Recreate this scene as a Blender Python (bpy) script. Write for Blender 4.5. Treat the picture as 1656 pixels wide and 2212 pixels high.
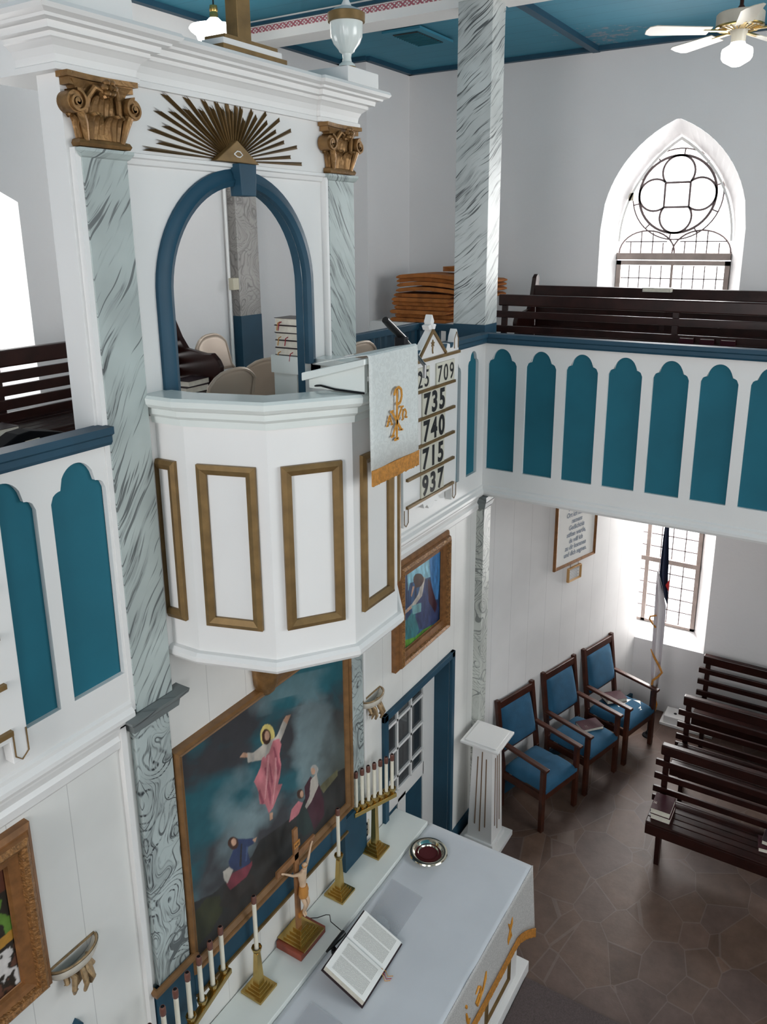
import bpy, math, random
import numpy as np
from mathutils import Vector, Matrix
C = bpy.context.scene.collection
for o in list(bpy.data.objects): bpy.data.objects.remove(o)
random.seed(7); rng = np.random.default_rng(7)
R = math.radians; PI = math.pi
sin, cos = math.sin, math.cos

# ---------------------------------------------------------------- camera
YAW, PIT, ROL, F = R(58.172), R(14.9645), R(-0.4107), 1709.6
fw = Vector((sin(YAW)*cos(PIT), cos(YAW)*cos(PIT), -sin(PIT)))
ri = Vector((cos(YAW), -sin(YAW), 0)); up = ri.cross(fw)
r2 = ri*cos(ROL)+up*sin(ROL); u2 = up*cos(ROL)-ri*sin(ROL)
cam = bpy.data.objects.new('camera', bpy.data.cameras.new('camera')); C.objects.link(cam)
M = Matrix((( r2.x, u2.x, -fw.x, 0), (r2.y, u2.y, -fw.y, -2.7), (r2.z, u2.z, -fw.z, 5.36), (0, 0, 0, 1)))
cam.matrix_world = M
cam.data.sensor_fit = 'VERTICAL'; cam.data.sensor_height = 36; cam.data.lens = F/2212*36
cam.data.shift_y = (970-1106)/2212; cam.data.clip_start = .05
bpy.context.scene.camera = cam

# ---------------------------------------------------------------- light
sc = bpy.context.scene
sc.view_settings.view_transform = 'Standard'; sc.view_settings.look = 'None'
sc.view_settings.gamma = 1; sc.view_settings.use_curve_mapping = False
sc.view_settings.exposure = 0.2
w = bpy.data.worlds.new('world'); sc.world = w; w.use_nodes = True
w.node_tree.nodes['Background'].inputs[0].default_value = (.95, .98, 1, 1)
w.node_tree.nodes['Background'].inputs[1].default_value = 3.0
def area(name, loc, look, sx, sy, power, col=(1, 1, 1)):
    l = bpy.data.lights.new(name, 'AREA'); l.shape = 'RECTANGLE'; l.size = sx; l.size_y = sy
    l.energy = power; l.color = col
    o = bpy.data.objects.new(name, l); C.objects.link(o); o.location = loc
    o.rotation_euler = (Vector(look)-Vector(loc)).to_track_quat('-Z', 'Y').to_euler(); return o
DAY = (1, .985, .965)
area('daylight_upper_right', (9.9, -.77, 5.7), (5, -.9, 4.2), 3.0, 4.0, 680, DAY)
area('daylight_lower_right', (9.8, -1.1, 2.1), (5, -1.4, .6), 2.4, 2.8, 480, DAY)
area('daylight_rear_left', (2.9, 3.3, 5.0), (2.7, 0, 4.2), 2.4, 2.4, 80, DAY)
area('daylight_left_side', (-3.1, -1.2, 5.2), (4, -.6, 3.6), 1.6, 2.8, 88, (1, .95, .95))
area('daylight_left_far', (-3.1, -5.5, 4.6), (5, -1, 2.5), 1.6, 3.0, 30, DAY)
area('daylight_front', (3.4, -8.7, 4.6), (3.4, 0, 3.2), 4.2, 3.0, 46, (1, 1, .965))
area('fill_front_upper', (5.6, -8.6, 5.9), (8.2, 1.2, 6.0), 2.6, 2.0, 120, (1, .995, .98))  # added fill light, not a window; brightens the upper right walls

# ---------------------------------------------------------------- materials
MATS = {}
def mat(name, col, rough=.55, metal=0, spec=None, bump=0, bscale=40, var=0, vscale=3, emis=None, coat=0):
    m = bpy.data.materials.new(name); m.use_nodes = True; nt = m.node_tree; b = nt.nodes['Principled BSDF']
    b.inputs['Base Color'].default_value = (*col, 1); b.inputs['Roughness'].default_value = rough
    b.inputs['Metallic'].default_value = metal
    if spec is not None: b.inputs['Specular IOR Level'].default_value = spec
    if coat: b.inputs['Coat Weight'].default_value = coat; b.inputs['Coat Roughness'].default_value = .15
    if emis: b.inputs['Emission Color'].default_value = (*emis[0], 1); b.inputs['Emission Strength'].default_value = emis[1]
    if var or bump:
        tc = nt.nodes.new('ShaderNodeTexCoord')
        if var:
            n = nt.nodes.new('ShaderNodeTexNoise'); n.inputs['Scale'].default_value = vscale; n.inputs['Detail'].default_value = 5
            nt.links.new(tc.outputs['Object'], n.inputs['Vector'])
            r = nt.nodes.new('ShaderNodeValToRGB'); r.color_ramp.elements[0].position = .3; r.color_ramp.elements[1].position = .7
            r.color_ramp.elements[0].color = (*[c*(1-var) for c in col], 1); r.color_ramp.elements[1].color = (*[min(1, c*(1+var*.6)) for c in col], 1)
            nt.links.new(n.outputs['Fac'], r.inputs['Fac']); nt.links.new(r.outputs['Color'], b.inputs['Base Color'])
        if bump:
            n = nt.nodes.new('ShaderNodeTexNoise'); n.inputs['Scale'].default_value = bscale; n.inputs['Detail'].default_value = 4
            nt.links.new(tc.outputs['Object'], n.inputs['Vector'])
            u = nt.nodes.new('ShaderNodeBump'); u.inputs['Strength'].default_value = bump; u.inputs['Distance'].default_value = .01
            nt.links.new(n.outputs['Fac'], u.inputs['Height']); nt.links.new(u.outputs['Normal'], b.inputs['Normal'])
    MATS[name] = m; return m
WHITE = mat('white_paint', (.775, .768, .752), .42, var=.03, vscale=2, bump=.05, bscale=15)
GLOSSW = mat('glossy_white_paint', (.72, .76, .73), .16, var=.03, vscale=4)
PLASTER = mat('white_plaster', (.70, .69, .69), .85, var=.03, vscale=1.2, bump=.15, bscale=25)
TEAL = mat('teal_panel_paint', (.004, .125, .18), .75, var=.12, vscale=2.5)
BLUE = mat('blue_paint', (.014, .06, .1), .5, spec=.3, var=.12, vscale=6)
CEIL = mat('ceiling_blue', (.032, .2, .29), .7)
GOLD = mat('gold_paint', (.22, .135, .05), .48, .45, var=.25, vscale=12)
BRONZE = mat('bronze_gilding', (.25, .135, .048), .42, .5, var=.35, vscale=18, bump=.3, bscale=60)
BRASS = mat('polished_brass', (.55, .38, .13), .24, .95, var=.15, vscale=8)
SILVER = mat('polished_silver_plate', (.75, .72, .6), .12, 1)
DWOOD = mat('dark_varnished_wood', (.022, .0055, .004), .36, spec=.22, var=.45, vscale=7, coat=.06)
CWOOD = mat('brown_chair_wood', (.05, .014, .007), .38, spec=.3, var=.35, vscale=9, coat=.08)
BLUEF = mat('blue_upholstery', (.01, .075, .145), .9, var=.18, vscale=10, bump=.3, bscale=300)
ORANGE = mat('orange_foam', (.4, .135, .03), .95, var=.22, vscale=9, bump=.3, bscale=80)
BEIGE = mat('beige_painted_steel', (.46, .36, .28), .35, .15)
BLACK = mat('black_plastic', (.008, .008, .01), .5, spec=.2)
PAGES = mat('book_page_edges', (.72, .68, .58), .8, var=.1, vscale=40)
MAROON = mat('maroon_leather', (.04, .006, .012), .5, spec=.2, bump=.2, bscale=150)
BLACKB = mat('black_book_cloth', (.018, .006, .01), .4)
RIBR = mat('red_ribbon', (.35, .01, .03), .5)
RIBG = mat('gold_ribbon', (.6, .28, .06), .5)
WAX = mat('candle_wax', (.74, .7, .58), .35, var=.05, vscale=20)
FOLL = mat('candle_follower_brown', (.13, .05, .035), .4)
FRAMEW = mat('gilded_oak_frame', (.24, .105, .035), .45, .25, var=.3, vscale=20)
CARVED = mat('carved_gilt_frame', (.28, .13, .04), .42, .35, var=.5, vscale=60, bump=.9, bscale=90)
PFRAME = mat('oak_picture_frame', (.2, .1, .035), .5, .1, var=.25, vscale=15)
INK = mat('black_ink', (.012, .012, .014), .6)
GREYINK = mat('blue_grey_ink', (.27, .31, .37), .7)
CARD = mat('cream_number_card', (.62, .6, .5), .6)
FRINGE = mat('gold_fringe', (.62, .26, .04), .7, var=.3, vscale=60, bump=.8, bscale=200)
EMB = mat('gold_embroidery', (.62, .27, .03), .5, .15)
EMBD = mat('dark_embroidery_edge', (.2, .07, .02), .6)
LEAD = mat('window_lead', (.14, .1, .1), .6)
SASH = mat('window_sash_wood', (.36, .29, .26), .6, var=.2, vscale=8)
BRICK = mat('red_wood_block', (.25, .055, .03), .55, var=.3, vscale=15)
CARPET = mat('brown_carpet', (.1, .075, .072), 1, var=.3, vscale=120, bump=.5, bscale=400)
CORPUS = mat('carved_figure', (.6, .42, .28), .5, var=.15, vscale=30)
GILT = mat('gilt_cloth', (.55, .24, .05), .45, .2)
CROSSW = mat('cross_wood', (.3, .14, .055), .45, .1, var=.35, vscale=14)
DGLASS = mat('dark_window_glass', (.03, .035, .04), .08)
GROOVE = mat('gold_groove_paint', (.16, .09, .045), .6)
IVORY = mat('ivory_plastic', (.55, .5, .38), .5)
GREYM = mat('grey_metal', (.2, .2, .2), .35, .8)
WPAPER = mat('white_paper', (.85, .85, .82), .8)
FANW = mat('cream_enamel', (.48, .45, .38), .35)
BULB = mat('lit_glass_globe', (1, 1, 1), .3, emis=((1, .97, .9), 4))
NAVY = mat('navy_flag_cloth', (.012, .02, .055), .8)
REDC = mat('red_flag_cloth', (.5, .02, .02), .8)
FLAGW = mat('white_flag_cloth', (.75, .72, .74), .8)
DARKVENT = mat('vent_dark', (.01, .02, .025), .8)
DUSTW = mat('painted_plaster_ornament', (.6, .56, .48), .6, var=.2, vscale=20)
ORGILT = mat('worn_gilt_edge', (.3, .2, .1), .5, .3, var=.4, vscale=50)
CASEM = mat('black_case_leatherette', (.006, .006, .007), .85, spec=.08)
MICM = mat('microphone_black', (.012, .012, .012), .35, .2)

def nodes(name, rough=.5):
    m = bpy.data.materials.new(name); m.use_nodes = True; nt = m.node_tree
    b = nt.nodes['Principled BSDF']; b.inputs['Roughness'].default_value = rough
    def N(t, **k):
        n = nt.nodes.new(t)
        for a, v in k.items():
            if a.startswith('_'): setattr(n, a[1:], v)
            else: n.inputs[a.replace('__', ' ')].default_value = v
        return n
    return m, nt, b, N, nt.links.new
def mth(N, L, op, a, b=None, c=None):
    n = N('ShaderNodeMath', _operation=op)
    for i, v in enumerate((a, b, c)):
        if v is None: continue
        if isinstance(v, (int, float)): n.inputs[i].default_value = v
        else: L(v, n.inputs[i])
    return n.outputs[0]

def marble(name, slope, swirl, base=(.40, .455, .44), dark=(.03, .035, .04), ax=(1, 1), gain=1.0):
    """faux marble paint: feathery strokes along a slope, or swirling rings of strokes"""
    m, nt, b, N, L = nodes(name, .42)
    tc = N('ShaderNodeTexCoord'); sp = N('ShaderNodeSeparateXYZ'); L(tc.outputs['Object'], sp.inputs[0])
    u = mth(N, L, 'ADD', mth(N, L, 'MULTIPLY', sp.outputs[0], ax[0]), mth(N, L, 'MULTIPLY', sp.outputs[1], ax[1]))
    v = sp.outputs[2]
    cb = N('ShaderNodeCombineXYZ'); L(u, cb.inputs[0]); L(v, cb.inputs[2])
    warp = N('ShaderNodeTexNoise', Scale=3.2 if not swirl else 3.4, Detail=1.0); L(cb.outputs[0], warp.inputs['Vector'])
    wv = mth(N, L, 'MULTIPLY', mth(N, L, 'SUBTRACT', warp.outputs['Fac'], .5), .10 if not swirl else .75)
    # across / along coordinates of the strokes
    a = mth(N, L, 'ADD', mth(N, L, 'SUBTRACT', mth(N, L, 'MULTIPLY', u, cos(slope)), mth(N, L, 'MULTIPLY', v, sin(slope))), wv)
    l = mth(N, L, 'ADD', mth(N, L, 'MULTIPLY', u, sin(slope)), mth(N, L, 'MULTIPLY', v, cos(slope)))
    def streak(sa, sl, det, lo, hi, off=0):
        c = N('ShaderNodeCombineXYZ'); L(mth(N, L, 'MULTIPLY', a, sa), c.inputs[0]); L(mth(N, L, 'MULTIPLY', l, sl), c.inputs[2]); c.inputs[1].default_value = off
        n = N('ShaderNodeTexNoise', Scale=1.0, Detail=det, Roughness=.6); L(c.outputs[0], n.inputs['Vector'])
        r = N('ShaderNodeMapRange'); L(n.outputs['Fac'], r.inputs['Value']); r.inputs['From Min'].default_value = lo; r.inputs['From Max'].default_value = hi
        return r.outputs[0]
    s1 = streak(22, 1.7, 3, .53, .62)           # long soft bands
    s2 = streak(120, 6, 3, .5, .62, 3)         # hair strokes
    s3 = streak(55, 2.2, 2, .58, .62, 9)           # crisp lines
    f = mth(N, L, 'MULTIPLY', s1, mth(N, L, 'ADD', mth(N, L, 'MULTIPLY', s2, .7), .25))
    f = mth(N, L, 'MAXIMUM', f, mth(N, L, 'MULTIPLY', s3, .8))
    if swirl:
        wt = N('ShaderNodeTexWave', _wave_type='BANDS', _bands_direction='X', Scale=1.0, Distortion=0.0)
        c = N('ShaderNodeCombineXYZ'); L(mth(N, L, 'MULTIPLY', warp.outputs['Fac'], 7), c.inputs[0]); L(c.outputs[0], wt.inputs['Vector'])
        r = N('ShaderNodeMapRange'); L(wt.outputs['Fac'], r.inputs['Value']); r.inputs['From Min'].default_value = .72; r.inputs['From Max'].default_value = .98
        ms = mth(N, L, 'MULTIPLY', streak(9, 4, 2, .38, .56, 5), mth(N, L, 'ADD', .35, streak(90, 14, 3, .42, .58, 7)))
        f = mth(N, L, 'MAXIMUM', f, mth(N, L, 'MULTIPLY', mth(N, L, 'MULTIPLY', r.outputs[0], .8), ms))
    f = mth(N, L, 'MINIMUM', mth(N, L, 'MULTIPLY', f, gain), 1)
    cl = N('ShaderNodeTexNoise', Scale=2.5, Detail=3); L(cb.outputs[0], cl.inputs['Vector'])
    r0 = N('ShaderNodeValToRGB'); r0.color_ramp.elements[0].color = (*[x*.84 for x in base], 1); r0.color_ramp.elements[1].color = (*[min(1, x*1.12) for x in base], 1)
    r0.color_ramp.elements[0].position = .35; r0.color_ramp.elements[1].position = .65; L(cl.outputs['Fac'], r0.inputs[0])
    mx = N('ShaderNodeMix', _data_type='RGBA'); L(f, mx.inputs[0]); L(r0.outputs[0], mx.inputs[6]); mx.inputs[7].default_value = (*dark, 1)
    L(mx.outputs[2], b.inputs['Base Color']); MATS[name] = m; return m
MARB_L = marble('marbled_paint_rising', R(32), False, gain=.95)
MARB_R = marble('marbled_paint_falling', R(-34), False, gain=.9)
MARB_C = marble('marbled_paint_column', R(52), False, base=(.5, .53, .52), ax=(1, -1), gain=1.1)
MARB_S = marble('marbled_paint_swirl', R(8), True, base=(.42, .48, .47))
MARB_P = marble('marbled_paint_post', R(10), True, base=(.34, .32, .3), dark=(.1, .09, .09), gain=.8)
MARB_W = marble('marbled_paint_low_column', R(30), True, base=(.52, .54, .5), ax=(1, -1), gain=.8)
MARB_D = marble('marbled_paint_dark', R(80), False, base=(.15, .17, .17), dark=(.015, .015, .018))

def boards(name, col, dx, dy, dz, pitch, line=.012, ln=.45, rough=.5, off=0, stain=None):
    """painted boards: thin grooves every pitch along direction (dx,dy,dz)"""
    m, nt, b, N, L = nodes(name, rough)
    tc = N('ShaderNodeTexCoord'); sp = N('ShaderNodeSeparateXYZ'); L(tc.outputs['Object'], sp.inputs[0])
    s = None
    for i, d in enumerate((dx, dy, dz)):
        if d:
            t = mth(N, L, 'MULTIPLY', sp.outputs[i], d); s = t if s is None else mth(N, L, 'ADD', s, t)
    fr = mth(N, L, 'FRACT', mth(N, L, 'DIVIDE', mth(N, L, 'ADD', s, 50+off), pitch))
    k = mth(N, L, 'LESS_THAN', fr, line)
    nz = N('ShaderNodeTexNoise', Scale=1.6, Detail=4); L(tc.outputs['Object'], nz.inputs['Vector'])
    r0 = N('ShaderNodeValToRGB'); r0.color_ramp.elements[0].color = (*[x*.93 for x in col], 1); r0.color_ramp.elements[1].color = (*[min(1, x*1.05) for x in col], 1)
    r0.color_ramp.elements[0].position = .35; r0.color_ramp.elements[1].position = .65; L(nz.outputs['Fac'], r0.inputs[0])
    base = r0.outputs[0]
    if stain:
        ms = N('ShaderNodeMapping'); L(tc.outputs['Object'], ms.inputs[0]); ms.inputs['Scale'].default_value = (1, 1, 1)
        d = N('ShaderNodeVectorMath', _operation='DISTANCE'); L(tc.outputs['Object'], d.inputs[0]); d.inputs[1].default_value = stain[0]
        n2 = N('ShaderNodeTexNoise', Scale=11, Detail=6, Roughness=.7); L(tc.outputs['Object'], n2.inputs['Vector'])
        q = mth(N, L, 'GREATER_THAN', mth(N, L, 'SUBTRACT', n2.outputs['Fac'], mth(N, L, 'MULTIPLY', d.outputs['Value'], .16/stain[1])), .48)
        m2 = N('ShaderNodeMix', _data_type='RGBA'); L(mth(N, L, 'MULTIPLY', q, .55), m2.inputs[0]); L(base, m2.inputs[6]); m2.inputs[7].default_value = (.3, .24, .26, 1)
        base = m2.outputs[2]
    mx = N('ShaderNodeMix', _data_type='RGBA'); L(mth(N, L, 'MULTIPLY', k, ln), mx.inputs[0]); L(base, mx.inputs[6]); mx.inputs[7].default_value = (*[x*.3 for x in col], 1)
    L(mx.outputs[2], b.inputs['Base Color']); 
    bu = N('ShaderNodeBump', Strength=.25, Distance=.004); bu.invert = True; L(k, bu.inputs['Height']); L(bu.outputs[0], b.inputs['Normal'])
    MATS[name] = m; return m
BOARDX = boards('white_wall_boards', (.73, .728, .70), 1, 0, 0, .285, off=.12)
BOARDD = boards('white_wall_boards_diagonal', (.74, .73, .72), .96, -.279, 0, .27)
CEILB = boards('blue_ceiling_boards', (.032, .2, .29), 1, 0, 0, .24, .03, .5, .7, stain=((8.2, -.15, 7.18), .5))

def floor_mat():
    m, nt, b, N, L = nodes('flagstone_paving', .45)
    b.inputs['Specular IOR Level'].default_value = .28; tc = N('ShaderNodeTexCoord'); mp = N('ShaderNodeMapping'); L(tc.outputs['Object'], mp.inputs[0]); mp.inputs['Rotation'].default_value = (0, 0, .42); mp.inputs['Scale'].default_value = (1, 1.35, 1)
    nz = N('ShaderNodeTexNoise', Scale=1.1, Detail=2); L(mp.outputs[0], nz.inputs['Vector'])
    ad = N('ShaderNodeMixRGB' if False else 'ShaderNodeVectorMath', _operation='ADD'); L(mp.outputs[0], ad.inputs[0])
    sc_ = N('ShaderNodeVectorMath', _operation='SCALE'); L(nz.outputs['Color'], sc_.inputs[0]); sc_.inputs['Scale'].default_value = .0; L(sc_.outputs[0], ad.inputs[1])
    v1 = N('ShaderNodeTexVoronoi', _feature='DISTANCE_TO_EDGE', Scale=2.5, Randomness=.85); L(ad.outputs[0], v1.inputs['Vector'])
    v2 = N('ShaderNodeTexVoronoi', _feature='F1', Scale=2.5, Randomness=.85); L(ad.outputs[0], v2.inputs['Vector'])
    sp = N('ShaderNodeSeparateXYZ'); L(v2.outputs['Color'], sp.inputs[0])
    r = N('ShaderNodeValToRGB'); e = r.color_ramp.elements
    e[0].position = 0; e[0].color = (.085, .05, .036, 1); e[1].position = 1; e[1].color = (.15, .088, .06, 1)
    x = e.new(.35); x.color = (.115, .07, .05, 1); x = e.new(.65); x.color = (.095, .062, .052, 1)
    L(sp.outputs[0], r.inputs[0])
    n2 = N('ShaderNodeTexNoise', Scale=5, Detail=6, Roughness=.65); L(tc.outputs['Object'], n2.inputs['Vector'])
    mul = N('ShaderNodeMix', _data_type='RGBA', _blend_type='MULTIPLY'); mul.inputs[0].default_value = 1; L(r.outputs[0], mul.inputs[6])
    r3 = N('ShaderNodeValToRGB'); r3.color_ramp.elements[0].color = (.72, .72, .72, 1); r3.color_ramp.elements[1].color = (1.2, 1.2, 1.2, 1)
    r3.color_ramp.elements[0].position = .3; r3.color_ramp.elements[1].position = .7; L(n2.outputs['Fac'], r3.inputs[0]); L(r3.outputs[0], mul.inputs[7])
    g = mth(N, L, 'LESS_THAN', v1.outputs['Distance'], .011)
    mx = N('ShaderNodeMix', _data_type='RGBA'); L(mth(N, L, 'MULTIPLY', g, .4), mx.inputs[0]); L(mul.outputs[2], mx.inputs[6]); mx.inputs[7].default_value = (.17, .13, .11, 1)
    L(mx.outputs[2], b.inputs['Base Color'])
    bu = N('ShaderNodeBump', Strength=.3, Distance=.01); L(n2.outputs['Fac'], bu.inputs['Height']); L(bu.outputs[0], b.inputs['Normal'])
    return m
FLOORM = floor_mat()

def damask(name, col, sc_=28, amt=.12, stripe=False):
    m, nt, b, N, L = nodes(name, .75)
    tc = N('ShaderNodeTexCoord'); n = N('ShaderNodeTexNoise', Scale=sc_, Detail=2, Distortion=2.5); L(tc.outputs['Object'], n.inputs['Vector'])
    r = N('ShaderNodeValToRGB'); r.color_ramp.elements[0].position = .46; r.color_ramp.elements[1].position = .54
    r.color_ramp.elements[0].color = (*[c*(1-amt) for c in col], 1); r.color_ramp.elements[1].color = (*col, 1)
    L(n.outputs['Fac'], r.inputs[0]); L(r.outputs[0], b.inputs['Base Color'])
    bu = N('ShaderNodeBump', Strength=.15, Distance=.003); L(n.outputs['Fac'], bu.inputs['Height']); L(bu.outputs[0], b.inputs['Normal'])
    return m
DAMASK = damask('white_damask', (.66, .69, .67), 30, .09)
BROCADE = damask('silver_brocade', (.6, .59, .57), 120, .35)
LINEN = mat('white_linen', (.60, .625, .66), .8, var=.05, vscale=3, bump=.25, bscale=6)
ACRYL, _nt, _b, _N, _L = nodes('clear_acrylic', .08)
_b.inputs['Base Color'].default_value = (.62, .64, .68, 1); _b.inputs['Alpha'].default_value = .25
PANE = bpy.data.materials.new('window_pane_glass'); PANE.use_nodes = True
_nt = PANE.node_tree; _nt.nodes.remove(_nt.nodes['Principled BSDF'])
_t = _nt.nodes.new('ShaderNodeBsdfTransparent'); _g = _nt.nodes.new('ShaderNodeBsdfGlossy'); _g.inputs['Roughness'].default_value = .05
_m = _nt.nodes.new('ShaderNodeMixShader'); _m.inputs[0].default_value = .06
_nt.links.new(_t.outputs[0], _m.inputs[1]); _nt.links.new(_g.outputs[0], _m.inputs[2]); _nt.links.new(_m.outputs[0], _nt.nodes['Material Output'].inputs[0])
def stencil_mat():
    m, nt, b, N, L = nodes('red_stencil_band', .6)
    tc = N('ShaderNodeTexCoord'); sp = N('ShaderNodeSeparateXYZ'); L(tc.outputs['Object'], sp.inputs[0])
    y = mth(N, L, 'PINGPONG', mth(N, L, 'MULTIPLY', sp.outputs[1], 26), 1.0)
    z = mth(N, L, 'PINGPONG', mth(N, L, 'MULTIPLY', sp.outputs[2], 34), 1.0)
    d = mth(N, L, 'ABSOLUTE', mth(N, L, 'SUBTRACT', y, z))
    k = mth(N, L, 'LESS_THAN', d, .3)
    k2 = mth(N, L, 'LESS_THAN', mth(N, L, 'ABSOLUTE', mth(N, L, 'SUBTRACT', mth(N, L, 'ADD', y, z), 1)), .14)
    k = mth(N, L, 'MAXIMUM', k, k2)
    mx = N('ShaderNodeMix', _data_type='RGBA'); L(k, mx.inputs[0]); mx.inputs[6].default_value = (.7, .7, .68, 1); mx.inputs[7].default_value = (.36, .1, .13, 1)
    L(mx.outputs[2], b.inputs['Base Color']); return m
STENCIL = stencil_mat()
def text_lines(name, pitch, size):
    """printed lines of small type on paper (object space: x across the page, y down it)"""
    m, nt, b, N, L = nodes(name, .85)
    tc = N('ShaderNodeTexCoord'); sp = N('ShaderNodeSeparateXYZ'); L(tc.outputs['Object'], sp.inputs[0])
    row = mth(N, L, 'MULTIPLY', sp.outputs[1], 1/pitch)
    k = mth(N, L, 'LESS_THAN', mth(N, L, 'FRACT', mth(N, L, 'ADD', row, 100)), .45)
    c = N('ShaderNodeCombineXYZ'); L(mth(N, L, 'MULTIPLY', sp.outputs[0], 1/size), c.inputs[0]); L(mth(N, L, 'FLOOR', row), c.inputs[1])
    n = N('ShaderNodeTexNoise', Scale=1.0, Detail=1); L(c.outputs[0], n.inputs['Vector'])
    k = mth(N, L, 'MULTIPLY', k, mth(N, L, 'GREATER_THAN', n.outputs['Fac'], .42))
    mx = N('ShaderNodeMix', _data_type='RGBA'); L(mth(N, L, 'MULTIPLY', k, .65), mx.inputs[0]); mx.inputs[6].default_value = (.75, .75, .71, 1); mx.inputs[7].default_value = (.12, .12, .12, 1)
    L(mx.outputs[2], b.inputs['Base Color']); return m
TYPE = text_lines('printed_type', .0065, .004)
def vcol_mat(name, rough=.45):
    m, nt, b, N, L = nodes(name, rough); a = N('ShaderNodeVertexColor'); a.layer_name = 'paint'; L(a.outputs[0], b.inputs['Base Color']); return m
PAINTING = vcol_mat('oil_paint', .42)

# ---------------------------------------------------------------- mesh helpers
class MB:
    def __init__(s): s.v = []; s.f = []; s.M = None
    def add(s, vs, fs):
        n = len(s.v)
        s.v += [tuple(s.M @ Vector(p)) if s.M is not None else tuple(p) for p in vs]
        s.f += [tuple(n+i for i in f) for f in fs]; return s
    def box(s, x0, x1, y0, y1, z0, z1):
        return s.add([(x0, y0, z0), (x1, y0, z0), (x1, y1, z0), (x0, y1, z0), (x0, y0, z1), (x1, y0, z1), (x1, y1, z1), (x0, y1, z1)],
                     [(0, 3, 2, 1), (4, 5, 6, 7), (0, 1, 5, 4), (1, 2, 6, 5), (2, 3, 7, 6), (3, 0, 4, 7)])
    def bar(s, a, b, w, h, upv=(0, 0, 1)):
        a = Vector(a); b = Vector(b); d = (b-a).normalized(); u = Vector(upv); sd = d.cross(u).normalized(); u = sd.cross(d).normalized()
        vs = []
        for p in (a, b):
            for i, j in ((-1, -1), (1, -1), (1, 1), (-1, 1)): vs.append(p+sd*(i*w/2)+u*(j*h/2))
        return s.add(vs, [(0, 3, 2, 1), (4, 5, 6, 7), (0, 1, 5, 4), (1, 2, 6, 5), (2, 3, 7, 6), (3, 0, 4, 7)])
    def prism(s, poly, d0, d1, pl='xz'):
        def P(p, d):
            return {'xz': (p[0], d, p[1]), 'yz': (d, p[0], p[1]), 'xy': (p[0], p[1], d)}[pl]
        n = len(poly)
        return s.add([P(p, d0) for p in poly]+[P(p, d1) for p in poly],
                     [tuple(range(n)), tuple(range(2*n-1, n-1, -1))]+[(i, i+n, (i+1) % n+n, (i+1) % n) for i in range(n)])
    def tube(s, pts, r, n=8, caps=True):
        pts = [Vector(p) for p in pts]; rs = r if isinstance(r, (list, tuple)) else [r]*len(pts)
        t0 = (pts[1]-pts[0]).normalized(); a = t0.orthogonal().normalized(); vs = []
        for i, p in enumerate(pts):
            t = (pts[min(i+1, len(pts)-1)]-pts[max(i-1, 0)]).normalized()
            a = (a-t*a.dot(t)).normalized(); b = t.cross(a)
            for k in range(n):
                an = 2*PI*k/n; vs.append(p+(a*cos(an)+b*sin(an))*rs[i])
        fs = [(i*n+k, i*n+(k+1) % n, (i+1)*n+(k+1) % n, (i+1)*n+k) for i in range(len(pts)-1) for k in range(n)]
        if caps: fs += [tuple(range(n-1, -1, -1)), tuple(range((len(pts)-1)*n, len(pts)*n))]
        return s.add(vs, fs)
    def lathe(s, prof, c=(0, 0, 0), n=24, sx=1, sy=1, flute=0, fl=(0, 1), a0=0, a1=2*PI):
        full = abs(a1-a0-2*PI) < 1e-6; m = n if full else n+1; vs = []
        for i, (r, z) in enumerate(prof):
            for k in range(m):
                an = a0+(a1-a0)*k/n; rr = r
                if flute and fl[0] <= z <= fl[1]: rr = r*(1+.05*abs(sin(flute*an/2)))
                vs.append((c[0]+rr*cos(an)*sx, c[1]+rr*sin(an)*sy, c[2]+z))
        fs = []
        for i in range(len(prof)-1):
            for k in range(n):
                k2 = (k+1) % m if full else k+1
                fs.append((i*m+k, i*m+k2, (i+1)*m+k2, (i+1)*m+k))
        if prof[0][0] > 1e-5 and full: fs.append(tuple(range(m-1, -1, -1)))
        if prof[-1][0] > 1e-5 and full: fs.append(tuple(range((len(prof)-1)*m, len(prof)*m)))
        return s.add(vs, fs)
    def sweep(s, path, prof, closed=False, caps=True):
        """path: list of (x,y) corners, prof: list of (out,z); out is to the right of travel"""
        n = len(path); vs = []
        P = [Vector((p[0], p[1], 0)) for p in path]
        for i in range(n):
            if closed or 0 < i < n-1:
                d0 = (P[i]-P[i-1]).normalized(); d1 = (P[(i+1) % n]-P[i]).normalized()
            elif i == 0: d0 = d1 = (P[1]-P[0]).normalized()
            else: d0 = d1 = (P[i]-P[i-1]).normalized()
            n0 = Vector((d0.y, -d0.x, 0)); n1 = Vector((d1.y, -d1.x, 0)); nn = (n0+n1)
            nn = nn/max(.2, nn.dot(n0)) if nn.length > 1e-6 else n0
            for o, z in prof: vs.append((P[i].x+nn.x*o, P[i].y+nn.y*o, z))
        m = len(prof); fs = []
        for i in range(n if closed else n-1):
            j = (i+1) % n
            for k in range(m): k2 = (k+1) % m; fs.append((i*m+k, i*m+k2, j*m+k2, j*m+k))
        if not closed and caps: fs += [tuple(range(m-1, -1, -1)), tuple(range((n-1)*m, n*m))]
        return s.add(vs, fs)
    def frame(s, x0, x1, z0, z1, prof, y=0):
        """mitred frame on a wall facing -y; prof: (inset from outer edge, depth towards -y)"""
        m = len(prof); vs = []
        for sx, sz in ((0, 0), (1, 0), (1, 1), (0, 1)):
            for t, d in prof: vs.append(((x1-t) if sx else (x0+t), y-d, (z1-t) if sz else (z0+t)))
        fs = [(i*m+k, i*m+k+1, ((i+1) % 4)*m+k+1, ((i+1) % 4)*m+k) for i in range(4) for k in range(m-1)]
        return s.add(vs, fs)
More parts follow.
